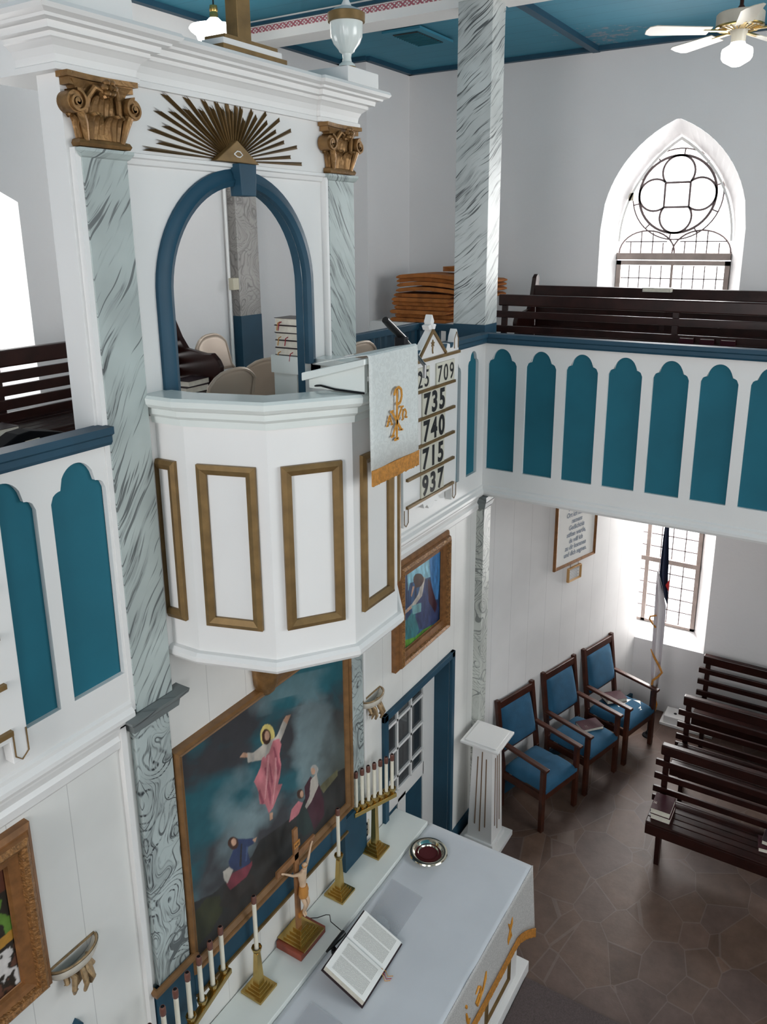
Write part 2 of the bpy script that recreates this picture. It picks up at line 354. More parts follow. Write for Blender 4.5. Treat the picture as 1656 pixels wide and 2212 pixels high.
    def build(s, name, m, parent=None, smooth=False, bevel=0, seg=2, inv=False):
        me = bpy.data.meshes.new(name); me.from_pydata(s.v, [], s.f); me.update()
        me.materials.append(m)
        import bmesh
        bm = bmesh.new(); bm.from_mesh(me); bmesh.ops.recalc_face_normals(bm, faces=bm.faces); bm.to_mesh(me); bm.free()
        if smooth:
            for p in me.polygons: p.use_smooth = True
            try: me.set_sharp_from_angle(angle=R(40))
            except Exception: pass
        o = bpy.data.objects.new(name, me); C.objects.link(o)
        if bevel:
            b = o.modifiers.new('bevel', 'BEVEL'); b.width = bevel; b.segments = seg; b.limit_method = 'ANGLE'
        if parent is not None: attach(o, parent)
        return o
def attach(o, parent):
    o.parent = parent
    root = parent
    # meshes are built in world coordinates unless their thing was started with local=True
    if parent.get('_world'):
        pass
    return o
def thing(name, label, cat, loc=None, rz=0, group=None):
    """empty at the base of a thing. If loc is None the parts are in world space and the empty sits at the origin until seat() moves it."""
    o = bpy.data.objects.new(name, None); C.objects.link(o); o.empty_display_size = .1
    if loc is not None: o.location = loc
    o.rotation_euler = (0, 0, rz); tag(o, label, cat, group); return o
def seat(o, loc):
    """move a world-space thing's empty to its base, keeping its parts in place"""
    o.location = loc
    for c in o.children: c.matrix_parent_inverse = Matrix.Translation(-Vector(loc))
    return o
def tag(o, label=None, cat=None, group=None, kind=None):
    if label: o['label'] = label
    if cat: o['category'] = cat
    if group: o['group'] = group
    if kind: o['kind'] = kind
    return o
def struct(o): o['kind'] = 'structure'; return o
def copy_tree(o, parent=None):
    c = o.copy(); C.objects.link(c)
    if parent is not None: c.parent = parent
    for ch in list(o.children): copy_tree(ch, c)
    return c
def text(name, body, size, m, parent, Mx, ext=.001, align='CENTER', sx=1.0, bold=0.0, shear=0.0):
    cu = bpy.data.curves.new(name, 'FONT'); cu.body = body; cu.size = size; cu.extrude = ext; cu.align_x = align; cu.offset = bold; cu.shear = shear
    cu.resolution_u = 4
    ob = bpy.data.objects.new(name+'_curve', cu); C.objects.link(ob)
    me = bpy.data.meshes.new_from_object(ob); bpy.data.objects.remove(ob)
    me.transform(Matrix.Diagonal((sx, 1, 1, 1))); me.transform(Mx); me.name = name
    me.materials.clear(); me.materials.append(m)
    o = bpy.data.objects.new(name, me); C.objects.link(o)
    if parent is not None: o.parent = parent
    return o
def wallM(x, y, z):   # text plane on a wall facing -y
    return Matrix(((1, 0, 0, x), (0, 0, -1, y), (0, 1, 0, z), (0, 0, 0, 1)))
def mesh_frame(org, xd, yd):
    xd = Vector(xd).normalized(); yd = Vector(yd).normalized(); zd = xd.cross(yd)
    return Matrix(((xd.x, yd.x, zd.x, org[0]), (xd.y, yd.y, zd.y, org[1]), (xd.z, yd.z, zd.z, org[2]), (0, 0, 0, 1)))

def holes_strip(mb, P, a0, a1, z0, z1, holes, step=.02):
    """wall in the (a,z) plane with holes [(h0,h1,bottom(a),top(a))]; P(a,z)->xyz"""
    xs = {a0, a1}
    for h in holes:
        n = max(2, int((h[1]-h[0])/step)); xs |= {round(h[0]+(h[1]-h[0])*i/n, 5) for i in range(n+1)}
    xs = sorted(xs)
    for a, b in zip(xs, xs[1:]):
        mid = (a+b)/2; hh = [h for h in holes if h[0] <= mid <= h[1]]
        if not hh: mb.add([P(a, z0), P(b, z0), P(b, z1), P(a, z1)], [(0, 1, 2, 3)])
        else:
            h = hh[0]
            if h[2](mid) > z0+1e-4: mb.add([P(a, z0), P(b, z0), P(b, h[2](b)), P(a, h[2](a))], [(0, 1, 2, 3)])
            if h[3](mid) < z1-1e-4: mb.add([P(a, h[3](a)), P(b, h[3](b)), P(b, z1), P(a, z1)], [(0, 1, 2, 3)])
def loft(mb, A, B, closed=True):
    n = len(A); m = n if closed else n-1
    mb.add(list(A)+list(B), [(i, (i+1) % n, (i+1) % n+n, i+n) for i in range(m)])
# painted outlines of the artworks, in canvas coordinates
ALTAR_ART=[('p','hill',[(-0.063,0.268),(-0.007,0.301),(0.1,0.242),(0.173,0.237),(0.329,0.24),(0.381,0.282),(0.431,0.27),(0.553,0.245),(0.742,0.227),(0.941,0.246),(1.018,0.223),(1.055,-0.096),(-0.012,-0.082)]),('p','gold',[(0.794,0.258),(0.942,0.261),(0.94,0.222),(0.822,0.197)]),('p','brush',[(-0.014,0.059),(0.008,0.24),(0.072,0.248),(0.14,0.198),(0.148,0.107),(0.078,0.062)]),('p','halo',[(0.505,0.759),(0.5,0.739),(0.489,0.727),(0.474,0.724),(0.457,0.731),(0.441,0.746),(0.427,0.768),(0.419,0.793),(0.417,0.816),(0.422,0.836),(0.433,0.848),(0.447,0.852),(0.464,0.845),(0.481,0.83),(0.494,0.809),(0.503,0.784)]),('p','white',[(0.441,0.761),(0.515,0.746),(0.566,0.803),(0.586,0.762),(0.543,0.706),(0.516,0.69),(0.454,0.649),(0.42,0.69),(0.339,0.731),(0.338,0.783),(0.372,0.761)]),('p','skin',[(0.562,0.799),(0.58,0.811),(0.614,0.797),(0.586,0.762)]),('p','skin',[(0.293,0.789),(0.316,0.798),(0.342,0.777),(0.339,0.759)]),('p','pink',[(0.494,0.739),(0.535,0.722),(0.546,0.683),(0.529,0.639),(0.534,0.579),(0.524,0.522),(0.509,0.49),(0.538,0.469),(0.505,0.429),(0.473,0.389),(0.446,0.381),(0.425,0.447),(0.393,0.471),(0.39,0.543),(0.366,0.612),(0.409,0.653),(0.424,0.697),(0.466,0.696)]),('p','dpink',[(0.492,0.706),(0.501,0.7),(0.527,0.57),(0.511,0.531)]),('p','dpink',[(0.433,0.636),(0.444,0.636),(0.468,0.463),(0.457,0.408)]),('p','dpink',[(0.39,0.543),(0.402,0.548),(0.422,0.457),(0.405,0.459)]),('p','lpink',[(0.457,0.688),(0.467,0.682),(0.449,0.556),(0.431,0.471),(0.425,0.475),(0.44,0.576)]),('p','lpink',[(0.501,0.644),(0.508,0.639),(0.506,0.542),(0.487,0.457),(0.473,0.403),(0.469,0.413),(0.485,0.486)]),('p','dpink',[(0.463,0.643),(0.469,0.639),(0.481,0.532),(0.471,0.497)]),('p','grey',[(0.46,0.741),(0.467,0.738),(0.444,0.683),(0.437,0.688)]),('p','grey',[(0.372,0.753),(0.379,0.75),(0.369,0.715),(0.361,0.719)]),('p','grey',[(0.547,0.767),(0.555,0.761),(0.536,0.725),(0.529,0.73)]),('p','skin',[(0.45,0.377),(0.471,0.368),(0.469,0.334),(0.452,0.336)]),('p','hair',[(0.483,0.767),(0.48,0.753),(0.473,0.745),(0.463,0.742),(0.452,0.746),(0.442,0.756),(0.433,0.771),(0.428,0.787),(0.427,0.803),(0.43,0.817),(0.437,0.825),(0.446,0.828),(0.457,0.824),(0.468,0.814),(0.476,0.8),(0.481,0.783)]),('p','skin',[(0.476,0.777),(0.474,0.769),(0.47,0.763),(0.464,0.761),(0.458,0.763),(0.452,0.769),(0.447,0.778),(0.445,0.788),(0.444,0.798),(0.446,0.806),(0.45,0.812),(0.455,0.814),(0.461,0.811),(0.467,0.806),(0.472,0.797),(0.475,0.787)]),('p','hair',[(0.444,0.772),(0.466,0.761),(0.46,0.744),(0.446,0.756)]),('p','dark',[(0.132,0.149),(0.179,0.224),(0.293,0.186),(0.338,0.125),(0.353,0.038),(0.253,0.071),(0.219,0.039)]),('p','blue',[(0.25,0.402),(0.343,0.332),(0.345,0.295),(0.302,0.313),(0.316,0.223),(0.304,0.176),(0.206,0.277),(0.198,0.325),(0.227,0.362)]),('p','red',[(0.176,0.227),(0.212,0.251),(0.303,0.213),(0.327,0.213),(0.326,0.19),(0.291,0.159),(0.198,0.175)]),('p','white',[(0.163,0.301),(0.2,0.296),(0.22,0.264),(0.183,0.221),(0.167,0.256)]),('p','dark',[(0.273,0.358),(0.281,0.353),(0.265,0.239),(0.254,0.249)]),('p','lblue',[(0.302,0.32),(0.311,0.311),(0.297,0.24),(0.289,0.246)]),('p','skin',[(0.339,0.325),(0.367,0.316),(0.353,0.295)]),('p','hair',[(0.259,0.371),(0.256,0.361),(0.248,0.357),(0.238,0.358),(0.226,0.366),(0.215,0.378),(0.206,0.393),(0.2,0.408),(0.199,0.422),(0.202,0.431),(0.209,0.436),(0.219,0.435),(0.231,0.428),(0.242,0.416),(0.252,0.401),(0.257,0.385)]),('p','skin',[(0.246,0.388),(0.245,0.381),(0.241,0.378),(0.236,0.378),(0.23,0.381),(0.225,0.387),(0.221,0.395),(0.218,0.404),(0.217,0.411),(0.219,0.417),(0.223,0.421),(0.228,0.421),(0.233,0.418),(0.238,0.412),(0.243,0.404),(0.246,0.395)]),('p','green',[(0.618,0.163),(0.636,0.247),(0.685,0.27),(0.751,0.189),(0.739,0.041),(0.666,0.062)]),('p','maroon',[(0.688,0.23),(0.689,0.343),(0.734,0.371),(0.79,0.277),(0.821,0.159),(0.822,0.062),(0.744,0.037)]),('p','pink',[(0.57,0.224),(0.591,0.282),(0.639,0.294),(0.67,0.259),(0.635,0.218)]),('p','white',[(0.733,0.349),(0.778,0.354),(0.786,0.271),(0.727,0.215),(0.692,0.204),(0.683,0.226),(0.719,0.26)]),('p','hair',[(0.683,0.302),(0.681,0.293),(0.674,0.288),(0.666,0.289),(0.656,0.294),(0.646,0.304),(0.638,0.316),(0.633,0.329),(0.632,0.341),(0.634,0.35),(0.64,0.355),(0.649,0.354),(0.659,0.349),(0.668,0.34),(0.676,0.327),(0.682,0.314)]),('p','skin',[(0.679,0.305),(0.678,0.298),(0.675,0.293),(0.67,0.292),(0.665,0.294),(0.661,0.3),(0.657,0.307),(0.654,0.316),(0.654,0.324),(0.655,0.331),(0.658,0.336),(0.662,0.337),(0.667,0.335),(0.672,0.33),(0.676,0.322),(0.679,0.314)]),('p','grey',[(0.791,0.368),(0.788,0.359),(0.782,0.353),(0.773,0.353),(0.762,0.358),(0.752,0.368),(0.743,0.381),(0.738,0.394),(0.737,0.407),(0.739,0.417),(0.745,0.422),(0.754,0.422),(0.765,0.417),(0.775,0.408),(0.783,0.395),(0.789,0.381)]),('p','skin',[(0.769,0.375),(0.767,0.368),(0.764,0.364),(0.758,0.363),(0.752,0.366),(0.747,0.372),(0.742,0.379),(0.739,0.388),(0.738,0.397),(0.74,0.403),(0.743,0.407),(0.748,0.408),(0.754,0.406),(0.76,0.4),(0.765,0.392),(0.768,0.383)])]
GARDEN_ART=[('p','cyan',[(0.327,1.08),(0.669,1.036),(0.726,0.71),(0.187,0.832),(0.141,0.735),(0.117,0.971)]),('p','bluel',[(0.668,1.095),(1.044,0.985),(0.943,0.316),(0.837,0.356),(0.726,0.698)]),('p','grass',[(-0.032,0.015),(-0.032,0.191),(0.337,0.059),(0.535,0.062),(0.898,-0.001),(0.951,-0.016)]),('p','grass',[(0.002,0.385),(0.119,0.373),(0.119,0.303),(0.003,0.281)]),('p','rock',[(-0.021,0.186),(0.003,0.351),(0.237,0.42),(0.481,0.348),(0.435,0.103),(0.337,0.047),(0.003,0.141)]),('p','robe',[(0.524,0.781),(0.702,0.659),(0.809,0.415),(0.973,0.181),(0.95,0.028),(0.74,0.026),(0.435,0.103),(0.334,0.311),(0.332,0.512),(0.477,0.634)]),('p','maroon',[(0.65,0.725),(0.754,0.605),(0.918,0.252),(0.868,0.148),(0.681,0.391)]),('p','white',[(0.5,0.79),(0.587,0.759),(0.503,0.542),(0.333,0.489),(0.049,0.471),(0.025,0.515),(0.236,0.537),(0.404,0.602)]),('p','teal',[(0.236,0.514),(0.48,0.456),(0.481,0.336),(0.261,0.387)]),('p','hair',[(0.55,0.743),(0.539,0.714),(0.508,0.697),(0.462,0.695),(0.408,0.709),(0.354,0.735),(0.308,0.77),(0.278,0.808),(0.267,0.844),(0.278,0.872),(0.307,0.889),(0.352,0.891),(0.406,0.879),(0.46,0.854),(0.507,0.819),(0.538,0.78)]),('p','hair',[(0.281,0.856),(0.33,0.711),(0.477,0.681),(0.525,0.758)]),('p','skin',[(0.258,0.761),(0.306,0.743),(0.236,0.63),(0.212,0.662)]),('p','skin',[(0.026,0.457),(0.189,0.532),(0.237,0.485),(0.049,0.471)])]
RAYS=[(2.597,5.953),(2.551,5.884),(2.508,5.808),(2.473,5.727),(2.55,5.759),(2.59,5.829),(2.633,5.89),(2.723,5.955),(2.719,5.909),(2.811,5.916),(2.831,5.956),(2.883,5.931),(2.913,5.957),(2.949,5.935),(2.982,5.962),(3.01,5.933),(3.046,5.956),(3.081,5.951),(3.096,5.901),(3.157,5.948),(3.187,5.925),(3.26,5.95),(3.265,5.909),(3.362,5.932),(3.329,5.874),(3.45,5.891),(3.39,5.83),(3.495,5.816),(3.438,5.764),(3.531,5.737)]
# ================================================================ ROOM SHELL
GF = 3.87        # gallery floor
CZ = 7.18        # ceiling
XR, YB, XL, YF = 8.6, 2.6, -3.4, -9.0
fl = MB().add([(XL, YF, 0), (9.2, YF, 0), (9.2, 2.9, 0), (XL, 2.9, 0)], [(0, 1, 2, 3)]).build('floor', FLOORM); struct(fl)
struct(MB().box(XL, 8.98, YF, 2.9, CZ+.02, CZ+.12).build('ceiling', CEILB))
# gallery deck and its riser behind the pulpit wall and along the right side
struct(MB().box(XL, 8.6, .13, 2.6, 3.3, GF).build('floor_gallery', WHITE))
struct(MB().box(6.0, 8.6, YF, .13, 3.3, GF).build('floor_gallery_right', WHITE))

def upper_hole():
    L, Rr, sp, ap = -.082, -1.50, 5.42, 6.47; mid = (L+Rr)/2; h = (L-Rr)/2; H = ap-sp
    # pointed arch: two arcs meeting at the apex
    rad = (h*h+H*H)/(2*h)
    def top(a):
        d = abs(a-mid); c = rad-h
        return sp+math.sqrt(max(0, rad*rad-(d+c)**2))
    return L, Rr, sp, ap, top, mid, h, rad
uL, uR, uS, uA, utop, umid, uh, urad = upper_hole()
UB, LB, LT = 4.25, .855, 3.0
wr = MB(); P = lambda a, z: (XR, a, z)
holes_strip(wr, P, YF, YB, 3.3, CZ+.05, [(uR, uL, lambda a: UB, utop), (-4.6, -3.2, lambda a: UB, lambda a: 6.0)], .03)
holes_strip(wr, P, YF, YB, 0, 3.3, [(-1.535, -.62, lambda a: LB, lambda a: LT)], .2)
# splayed reveals to the window frames at x=8.95
FX = 8.95
def arch_pts(mid, h, sp, ap, zb, n=14):
    H = ap-sp; rad = (h*h+H*H)/(2*h); c = rad-h; pts = [(mid+h, zb), (mid+h, sp)]
    amax = math.acos(c/rad)
    for i in range(1, n): t = amax*i/n; pts.append((mid+rad*cos(t)-c, sp+rad*sin(t)))
    pts.append((mid, ap))
    for i in range(n-1, 0, -1): t = amax*i/n; pts.append((mid-rad*cos(t)+c, sp+rad*sin(t)))
    return pts+[(mid-h, sp), (mid-h, zb)]
OA = arch_pts(umid, uh, uS, uA, UB); IA = arch_pts(-.765, .578, 5.3, 6.335, UB)
rv = MB()
loft(rv, [(XR, a, z) for a, z in OA], [(FX, a, z) for a, z in IA])
lo = [(-.62, LB), (-.62, LT), (-1.535, LT), (-1.535, LB)]; li = [(-.62, .93), (-.62, LT), (-1.36, LT), (-1.36, .93)]
loft(rv, [(XR, a, z) for a, z in lo], [(FX, a, z) for a, z in li])
loft(rv, [(XR, -4.6, UB), (XR, -4.6, 6), (XR, -3.2, 6), (XR, -3.2, UB)], [(9.0, -4.5, UB), (9.0, -4.5, 5.9), (9.0, -3.3, 5.9), (9.0, -3.3, UB)])
wr.add(rv.v, rv.f)
W1 = wr.build('wall_right', PLASTER); struct(W1)

# back wall with the left window, the engaged post, the step at the stair corner
wb = MB(); P2 = lambda a, z: (a, YB, z)
ltop = lambda a: 5.62+.5*(3.64-a)*(1 if a > 2.95 else 0)+.34*(a <= 2.95)
holes_strip(wb, P2, XL, 7.68, 0, CZ+.05, [(2.2, 3.64, lambda a: 4.2, ltop)], .05)
pts = [(2.2, 4.2), (2.2, ltop(2.2)), (2.9, ltop(2.9)), (3.64, 5.62), (3.64, 4.2)]
loft(wb, [(a, YB, z) for a, z in pts], [(a*.93+.2, YB+.4, z*.97+.12) for a, z in pts])
struct(wb.build('wall_back', PLASTER))
wn = thing('window_3', None, None); wn['kind'] = 'structure'
lp = [(a*.93+.2, YB+.42, z*.97+.12) for a, z in pts]
MB().add(lp, [tuple(range(5))]).build('window_pane', PANE, wn)
mm = MB()
for x in (2.3, 2.75, 3.2, 3.55): mm.box(x-.012, x+.012, YB+.38, YB+.41, 4.2, 5.75)
for z in (4.5, 4.8, 5.1, 5.4): mm.box(2.25, 3.58, YB+.38, YB+.41, z-.008, z+.008)
mm.build('glazing_bars', LEAD, wn)
struct(MB().add([(7.68, YB, 0), (7.68, 2.25, 0), (7.68, 2.25, CZ+.05), (7.68, YB, CZ+.05), (XR, 2.25, 0), (XR, 2.25, CZ+.05)],
                [(0, 1, 2, 3), (1, 4, 5, 2)]).build('wall_back_step', PLASTER))
struct(MB().box(7.7, 8.6, 1.33, 2.249, GF, 4.44).build('wall_stair_box', WHITE))
# unseen walls that close the room (with the daylight openings behind the camera)
wl = MB(); holes_strip(wl, lambda a, z: (XL, a, z), YF, YB, 0, CZ+.05, [(-6.5, -4.5, lambda a: 3.0, lambda a: 6.2), (-2.1, -.3, lambda a: 3.8, lambda a: 6.7)], 1)
struct(wl.build('wall_left', PLASTER))
wf = MB(); holes_strip(wf, lambda a, z: (a, YF, z), XL, XR, 0, CZ+.05, [(1.3, 5.5, lambda a: 3.1, lambda a: 6.2)], 1)
struct(wf.build('wall_front', PLASTER))

# ceiling trim, ribs and the beam over the column
ct = MB()
for a, b in (((XL, YB-.03, CZ), (7.68, YB-.03, CZ)), ((7.65, YB, CZ), (7.65, 2.22, CZ)), ((7.65, 2.22, CZ), (XR, 2.22, CZ)), ((XR-.03, 2.25, CZ), (XR-.03, YF, CZ))):
    ct.bar(a, b, .07, .05)
struct(ct.build('trim_1', BLUE))
struct(MB().bar((6.1, .068, CZ-.005), (XR, .068, CZ-.005), .075, .05).bar((6.1, -4.0, CZ-.005), (XR, -4.0, CZ-.005), .075, .05).build('trim_2', BLUE))
bm_ = MB(); bm_.box(5.93, 6.20, .02, YB, 7.03, CZ+.02); struct(bm_.build('trim_3', WHITE))
bm_ = MB(); bm_.box(5.6, 6.25, YF, .02, 7.06, CZ+.02); struct(bm_.build('trim_4', WHITE))
struct(MB().box(5.922, 5.931, .02, YB, 7.10, 7.145).build('trim_5', STENCIL))
struct(MB().box(5.905, 5.93, .02, YB, 7.155, CZ).build('trim_6', BLUE))

# ---- windows
w1 = thing('window_1', None, None); w1['kind'] = 'structure'
def ring(mb, cy, cz, r, wd, x0=FX-.012, x1=FX+.012, n=48, a0=0, a1=2*PI, ry=1):
    m = n if abs(a1-a0) >= 2*PI-1e-6 else n+1; vs = []
    for k in range(m):
        t = a0+(a1-a0)*k/n
        for rr, x in ((r-wd/2, x0), (r+wd/2, x0), (r+wd/2, x1), (r-wd/2, x1)): vs.append((x, cy+rr*cos(t)*ry, cz+rr*sin(t)))
    fs = []
    for k in range(n):
        a = k*4; b = ((k+1) % m)*4
        for j in range(4): fs.append((a+j, a+(j+1) % 4, b+(j+1) % 4, b+j))
    mb.add(vs, fs)
tr = MB(); cy, cz = -.763, 5.77
ring(tr, cy, cz, .385, .024, FX-.02, FX+.02); ring(tr, cy, cz, .452, .013)
for k in range(10): t = PI/2+.1+2*PI*k/10; tr.bar((FX, cy+.385*cos(t), cz+.385*sin(t)), (FX, cy+.452*cos(t), cz+.452*sin(t)), .013, .013, (1, 0, 0))
tr.box(FX-.02, FX+.02, -.889, -.637, 5.88, 5.90).box(FX-.02, FX+.02, -.889, -.637, 5.635, 5.655)
tr.box(FX-.02, FX+.02, -.648, -.628, 5.645, 5.89).box(FX-.02, FX+.02, -.898, -.878, 5.645, 5.89)
for dy, dz, c0 in ((0, .225, -PI/2), (0, -.225, PI/2), (.225, 0, PI), (-.225, 0, 0)):
    ring(tr, cy+dy, cz+dz, .16, .02, FX-.02, FX+.02, a0=c0+R(52), a1=c0+R(308), n=30)
tr.build('rose_tracery', LEAD, w1)
g = MB()
for y in (-.32, -.43, -.55, -.66, -.88, -.99, -1.10, -1.22): g.box(FX-.006, FX+.006, y-.0055, y+.0055, 5.18, 5.18+max(.02, .24-2.2*(abs(abs(y+.765)-.28))**1.6))
g.box(FX-.006, FX+.006, -.70, -.26, 5.292, 5.303).box(FX-.006, FX+.006, -1.29, -.83, 5.292, 5.303)
for c in (-.49, -1.045):
    pts = [(FX, c+.29*cos(t), 5.18+.23*sin(t)) for t in [PI*k/16 for k in range(17)]]; g.tube(pts, .009, 6)
for y in (-.32, -.43, -.55, -.66, -.88, -.99, -1.10, -1.22): g.box(FX-.006, FX+.006, y-.005, y+.005, UB, 5.05)
for z in (4.915, 4.77, 4.62, 4.47): g.box(FX-.006, FX+.006, -1.32, -.2, z-.005, z+.005)
g.build('glazing_bars', LEAD, w1)
s = MB(); s.box(FX-.04, FX+.04, -1.343, -.187, 5.11, 5.18).box(FX-.03, FX+.03, -1.343, -.187, 5.055, 5.10)
s.box(FX-.03, FX+.03, -.235, -.187, UB, 5.1).box(FX-.03, FX+.03, -1.343, -1.295, UB, 5.1).box(FX-.02, FX+.02, -.785, -.76, UB, 5.06)
s.build('window_frame', SASH, w1)
IA2 = arch_pts(-.765, .556, 5.3, 6.30, UB); sf = MB(); n = len(IA)
loft(sf, [(FX-.03, a, z) for a, z in IA[1:-1]], [(FX-.03, a, z) for a, z in IA2[1:-1]], False); loft(sf, [(FX-.03, a, z) for a, z in IA2[1:-1]], [(FX+.03, a, z) for a, z in IA2[1:-1]], False)
sf.build('arch_frame', WHITE, w1)
MB().add([(FX+.02, a, z) for a, z in IA2], [tuple(range(len(IA2)))]).build('window_pane', PANE, w1)
MB().box(FX-.03, FX-.005, -.32, -.27, 5.72, 5.8).build('window_latch', IVORY, w1)
w2 = thing('window_2', None, None); w2['kind'] = 'structure'
s = MB(); s.box(FX-.03, FX+.03, -.80, -.755, .93, LT).box(FX-.03, FX+.03, -1.36, -1.315, .93, LT)
s.box(FX-.045, FX+.045, -1.36, -.64, 1.70, 1.755).box(FX-.03, FX+.03, -1.36, -.64, .93, .96)
s.build('window_frame', SASH, w2)
g = MB()
for y in (-.915, -1.04, -1.18): g.box(FX-.006, FX+.006, y-.0055, y+.0055, .96, LT)
for z in (1.12, 1.27, 1.42, 1.57, 1.88, 2.03, 2.18, 2.33, 2.5, 2.7): g.box(FX-.006, FX+.006, -1.33, -.64, z-.0055, z+.0055)
g.build('glazing_bars', LEAD, w2)
MB().box(FX+.01, FX+.014, -1.36, -.62, .93, LT).build('window_pane', PANE, w2)

# ================================================================ ALTAR WALL (y = 0)
DX0, DX1, DZ = 4.35, 5.38, 1.93      # door opening
wa = MB(); PA = lambda a, z: (a, 0, z)
holes_strip(wa, PA, XL, 5.9, 0, 3.46, [(DX0, DX1, lambda a: 0, lambda a: DZ)], 2)
struct(wa.build('wall_altar', BOARDX))
# gallery parapet boards with sunk trefoil panels
def trefoil(x0, x1, zt=4.49):
    m = (x0+x1)/2; h = (x1-x0)/2; r = h*.62
    def top(a):
        d = abs(a-m)/h
        if d <= .62: return zt-.19*h/.133*.0 - (h*.9)*(1-math.sqrt(max(0, 1-(d/.66)**2)))*.9
        t = (d-.62)/.38
        return zt-h*.72-.045*(1-math.sqrt(max(0, 1-t*t)))*h/.133
    return (x0, x1, lambda a: 3.475, top)
def parapet(name, Pf, Pb, a0, a1, panels, zb=3.27, zt=4.54):
    hs = [trefoil(*p) for p in panels]; mb = MB(); holes_strip(mb, Pf, a0, a1, zb, zt, hs, .012)
    rv = MB()
    for h in hs:
        n = 24; top = [(h[0]+(h[1]-h[0])*i/n) for i in range(n+1)]
        pts = [(h[0], h[2](0))]+[(a, h[3](a)) for a in top]+[(h[1], h[2](0))]
        loft(rv, [Pf(*p) for p in pts], [Pb(*p) for p in pts])
    mb.add(rv.v, rv.f)
    root = struct(mb.build(name, WHITE))
    for h in hs: 
        pb = MB(); pb.add([Pb(h[0]-.01, 3.46), Pb(h[1]+.01, 3.46), Pb(h[1]+.01, 4.5), Pb(h[0]-.01, 4.5)], [(0, 1, 2, 3)]); pb.build('panel', TEAL, root)
    return root
pitch = .331
lp = [(1.823-k*pitch, 2.087-k*pitch) for k in range(9)]
parapet('wall_parapet_left', lambda a, z: (a, -.025, z), lambda a, z: (a, .0, z), -1.2, 2.13, lp)
parapet('wall_parapet_middle', lambda a, z: (a, -.025, z), lambda a, z: (a, .0, z), 3.98, 5.89, [(4.16, 4.425), (4.53, 4.79), (4.86, 5.12), (5.19, 5.45), (5.574, 5.766)])
rp = [(-.30-k*.328, -.05-k*.328) for k in range(24)]
parapet('wall_parapet_right', lambda a, z: (5.89, a, z), lambda a, z: (5.915, a, z), -8.2, -.025, rp)
struct(MB().box(XL, 2.12, .03, .13, 3.3, 4.5).box(4.0, 5.9, .03, .13, 3.3, 4.5).build('wall_parapet_core', WHITE))
struct(MB().box(5.93, 6.03, YF, .0, 3.3, 4.5).build('wall_parapet_core_right', WHITE))
capp = [(0, 4.535), (.035, 4.535), (.045, 4.55), (.045, 4.575), (.06, 4.585), (.06, 4.615), (-.03, 4.615), (-.03, 4.535)]
struct(MB().sweep([(2.115, 0-.02), (-1.2, -.02)][::-1], capp).build('trim_7', BLUE))
struct(MB().sweep([(4.0, -.02), (5.87, -.02), (5.87, -8.2)], capp).build('trim_8', BLUE))
fp = [(0, 3.24), (.02, 3.24), (.03, 3.26), (.03, 3.28), (.012, 3.30), (.012, 3.32), (0, 3.33)]
struct(MB().sweep([(-1.2, -.025), (2.10, -.025)], fp).build('trim_9', WHITE))
struct(MB().sweep([(3.98, -.025), (5.89, -.025), (5.89, -8.2)], fp).build('trim_10', WHITE))
cv = [(0, 3.10), (.018, 3.12), (.024, 3.16), (.012, 3.18), (.03, 3.22), (.03, 3.24), (0, 3.24)]
struct(MB().sweep([(-1.2, 0), (2.06, 0)], cv).sweep([(4.04, 0), (5.86, 0)], cv).build('trim_11', WHITE))
# soffit of the side gallery
struct(MB().box(5.9, 8.6, YF, 0.0, 3.25, 3.29).build('ceiling_under_gallery', WHITE))

# diagonal wall at the corner below the gallery
dw = Vector((cos(R(16.2)), -sin(R(16.2)), 0)); dn = Vector((-sin(R(16.2)), -cos(R(16.2)), 0)); D0 = Vector((5.93, 0, 0))
e = D0+dw*2.79
struct(MB().add([tuple(D0), tuple(e), (e.x, e.y, 3.27), (D0.x, D0.y, 3.27)], [(0, 1, 2, 3)]).build('wall_diagonal', BOARDD))
struct(MB().bar(D0+dn*.02+Vector((0, 0, .06)), e+dn*.02+Vector((0, 0, .06)), .03, .12).build('baseboard_diagonal', BLUE))
struct(MB().box(DX1+.06, 5.86, -.02, 0, 0, .12).box(-1.2, 1.55, -.02, 0, 0, .12).build('baseboard_altar', BLUE))
# back of the pulpit bay, casings beside the pulpit wall below
struct(MB().box(2.03, 2.06, -.03, 0, 0, 3.3).box(4.05, 4.075, -.012, 0, 1.1, 3.24).build('trim_12', WHITE))

# door to the sacristy
dr = thing('door_1', None, None); dr['kind'] = 'structure'
cs = MB(); cs.box(DX0-.055, DX0, -.03, .0, 0, DZ+.055).box(DX1, DX1+.055, -.03, 0, 0, DZ+.055).box(DX0-.055, DX1+.055, -.03, 0, DZ, DZ+.055)
cs.box(DX0-.01, DX0+.002, 0, .2, 0, DZ).box(DX1-.002, DX1+.01, 0, .2, 0, DZ).box(DX0, DX1, 0, .2, DZ-.002, DZ+.01); cs.build('door_casing', BLUE, dr, bevel=.004)
lf = MB(); y0, y1 = .14, .175
lf.box(DX0, DX0+.055, y0, y1, 0, DZ).box(5.18, DX1, y0, y1, 0, DZ).box(DX0+.05, 5.2, y0, y1, .86, .99).box(DX0+.05, 5.2, y0, y1, 0, .2).box(DX0+.05, 5.2, y0, y1, 1.86, DZ)
lf.box(4.76, 4.89, y0, y1, 0, .9)
lf.build('door_frame', WHITE, dr, bevel=.004)
mn = MB()
for x in (4.53, 4.76, 4.98): mn.box(x-.012, x+.012, y0, y1-.005, .98, 1.87)
for z in (1.12, 1.38, 1.64, 1.80): mn.box(DX0+.05, 5.19, y0, y1-.005, z-.011, z+.011)
mn.build('glazing_bars', WHITE, dr)
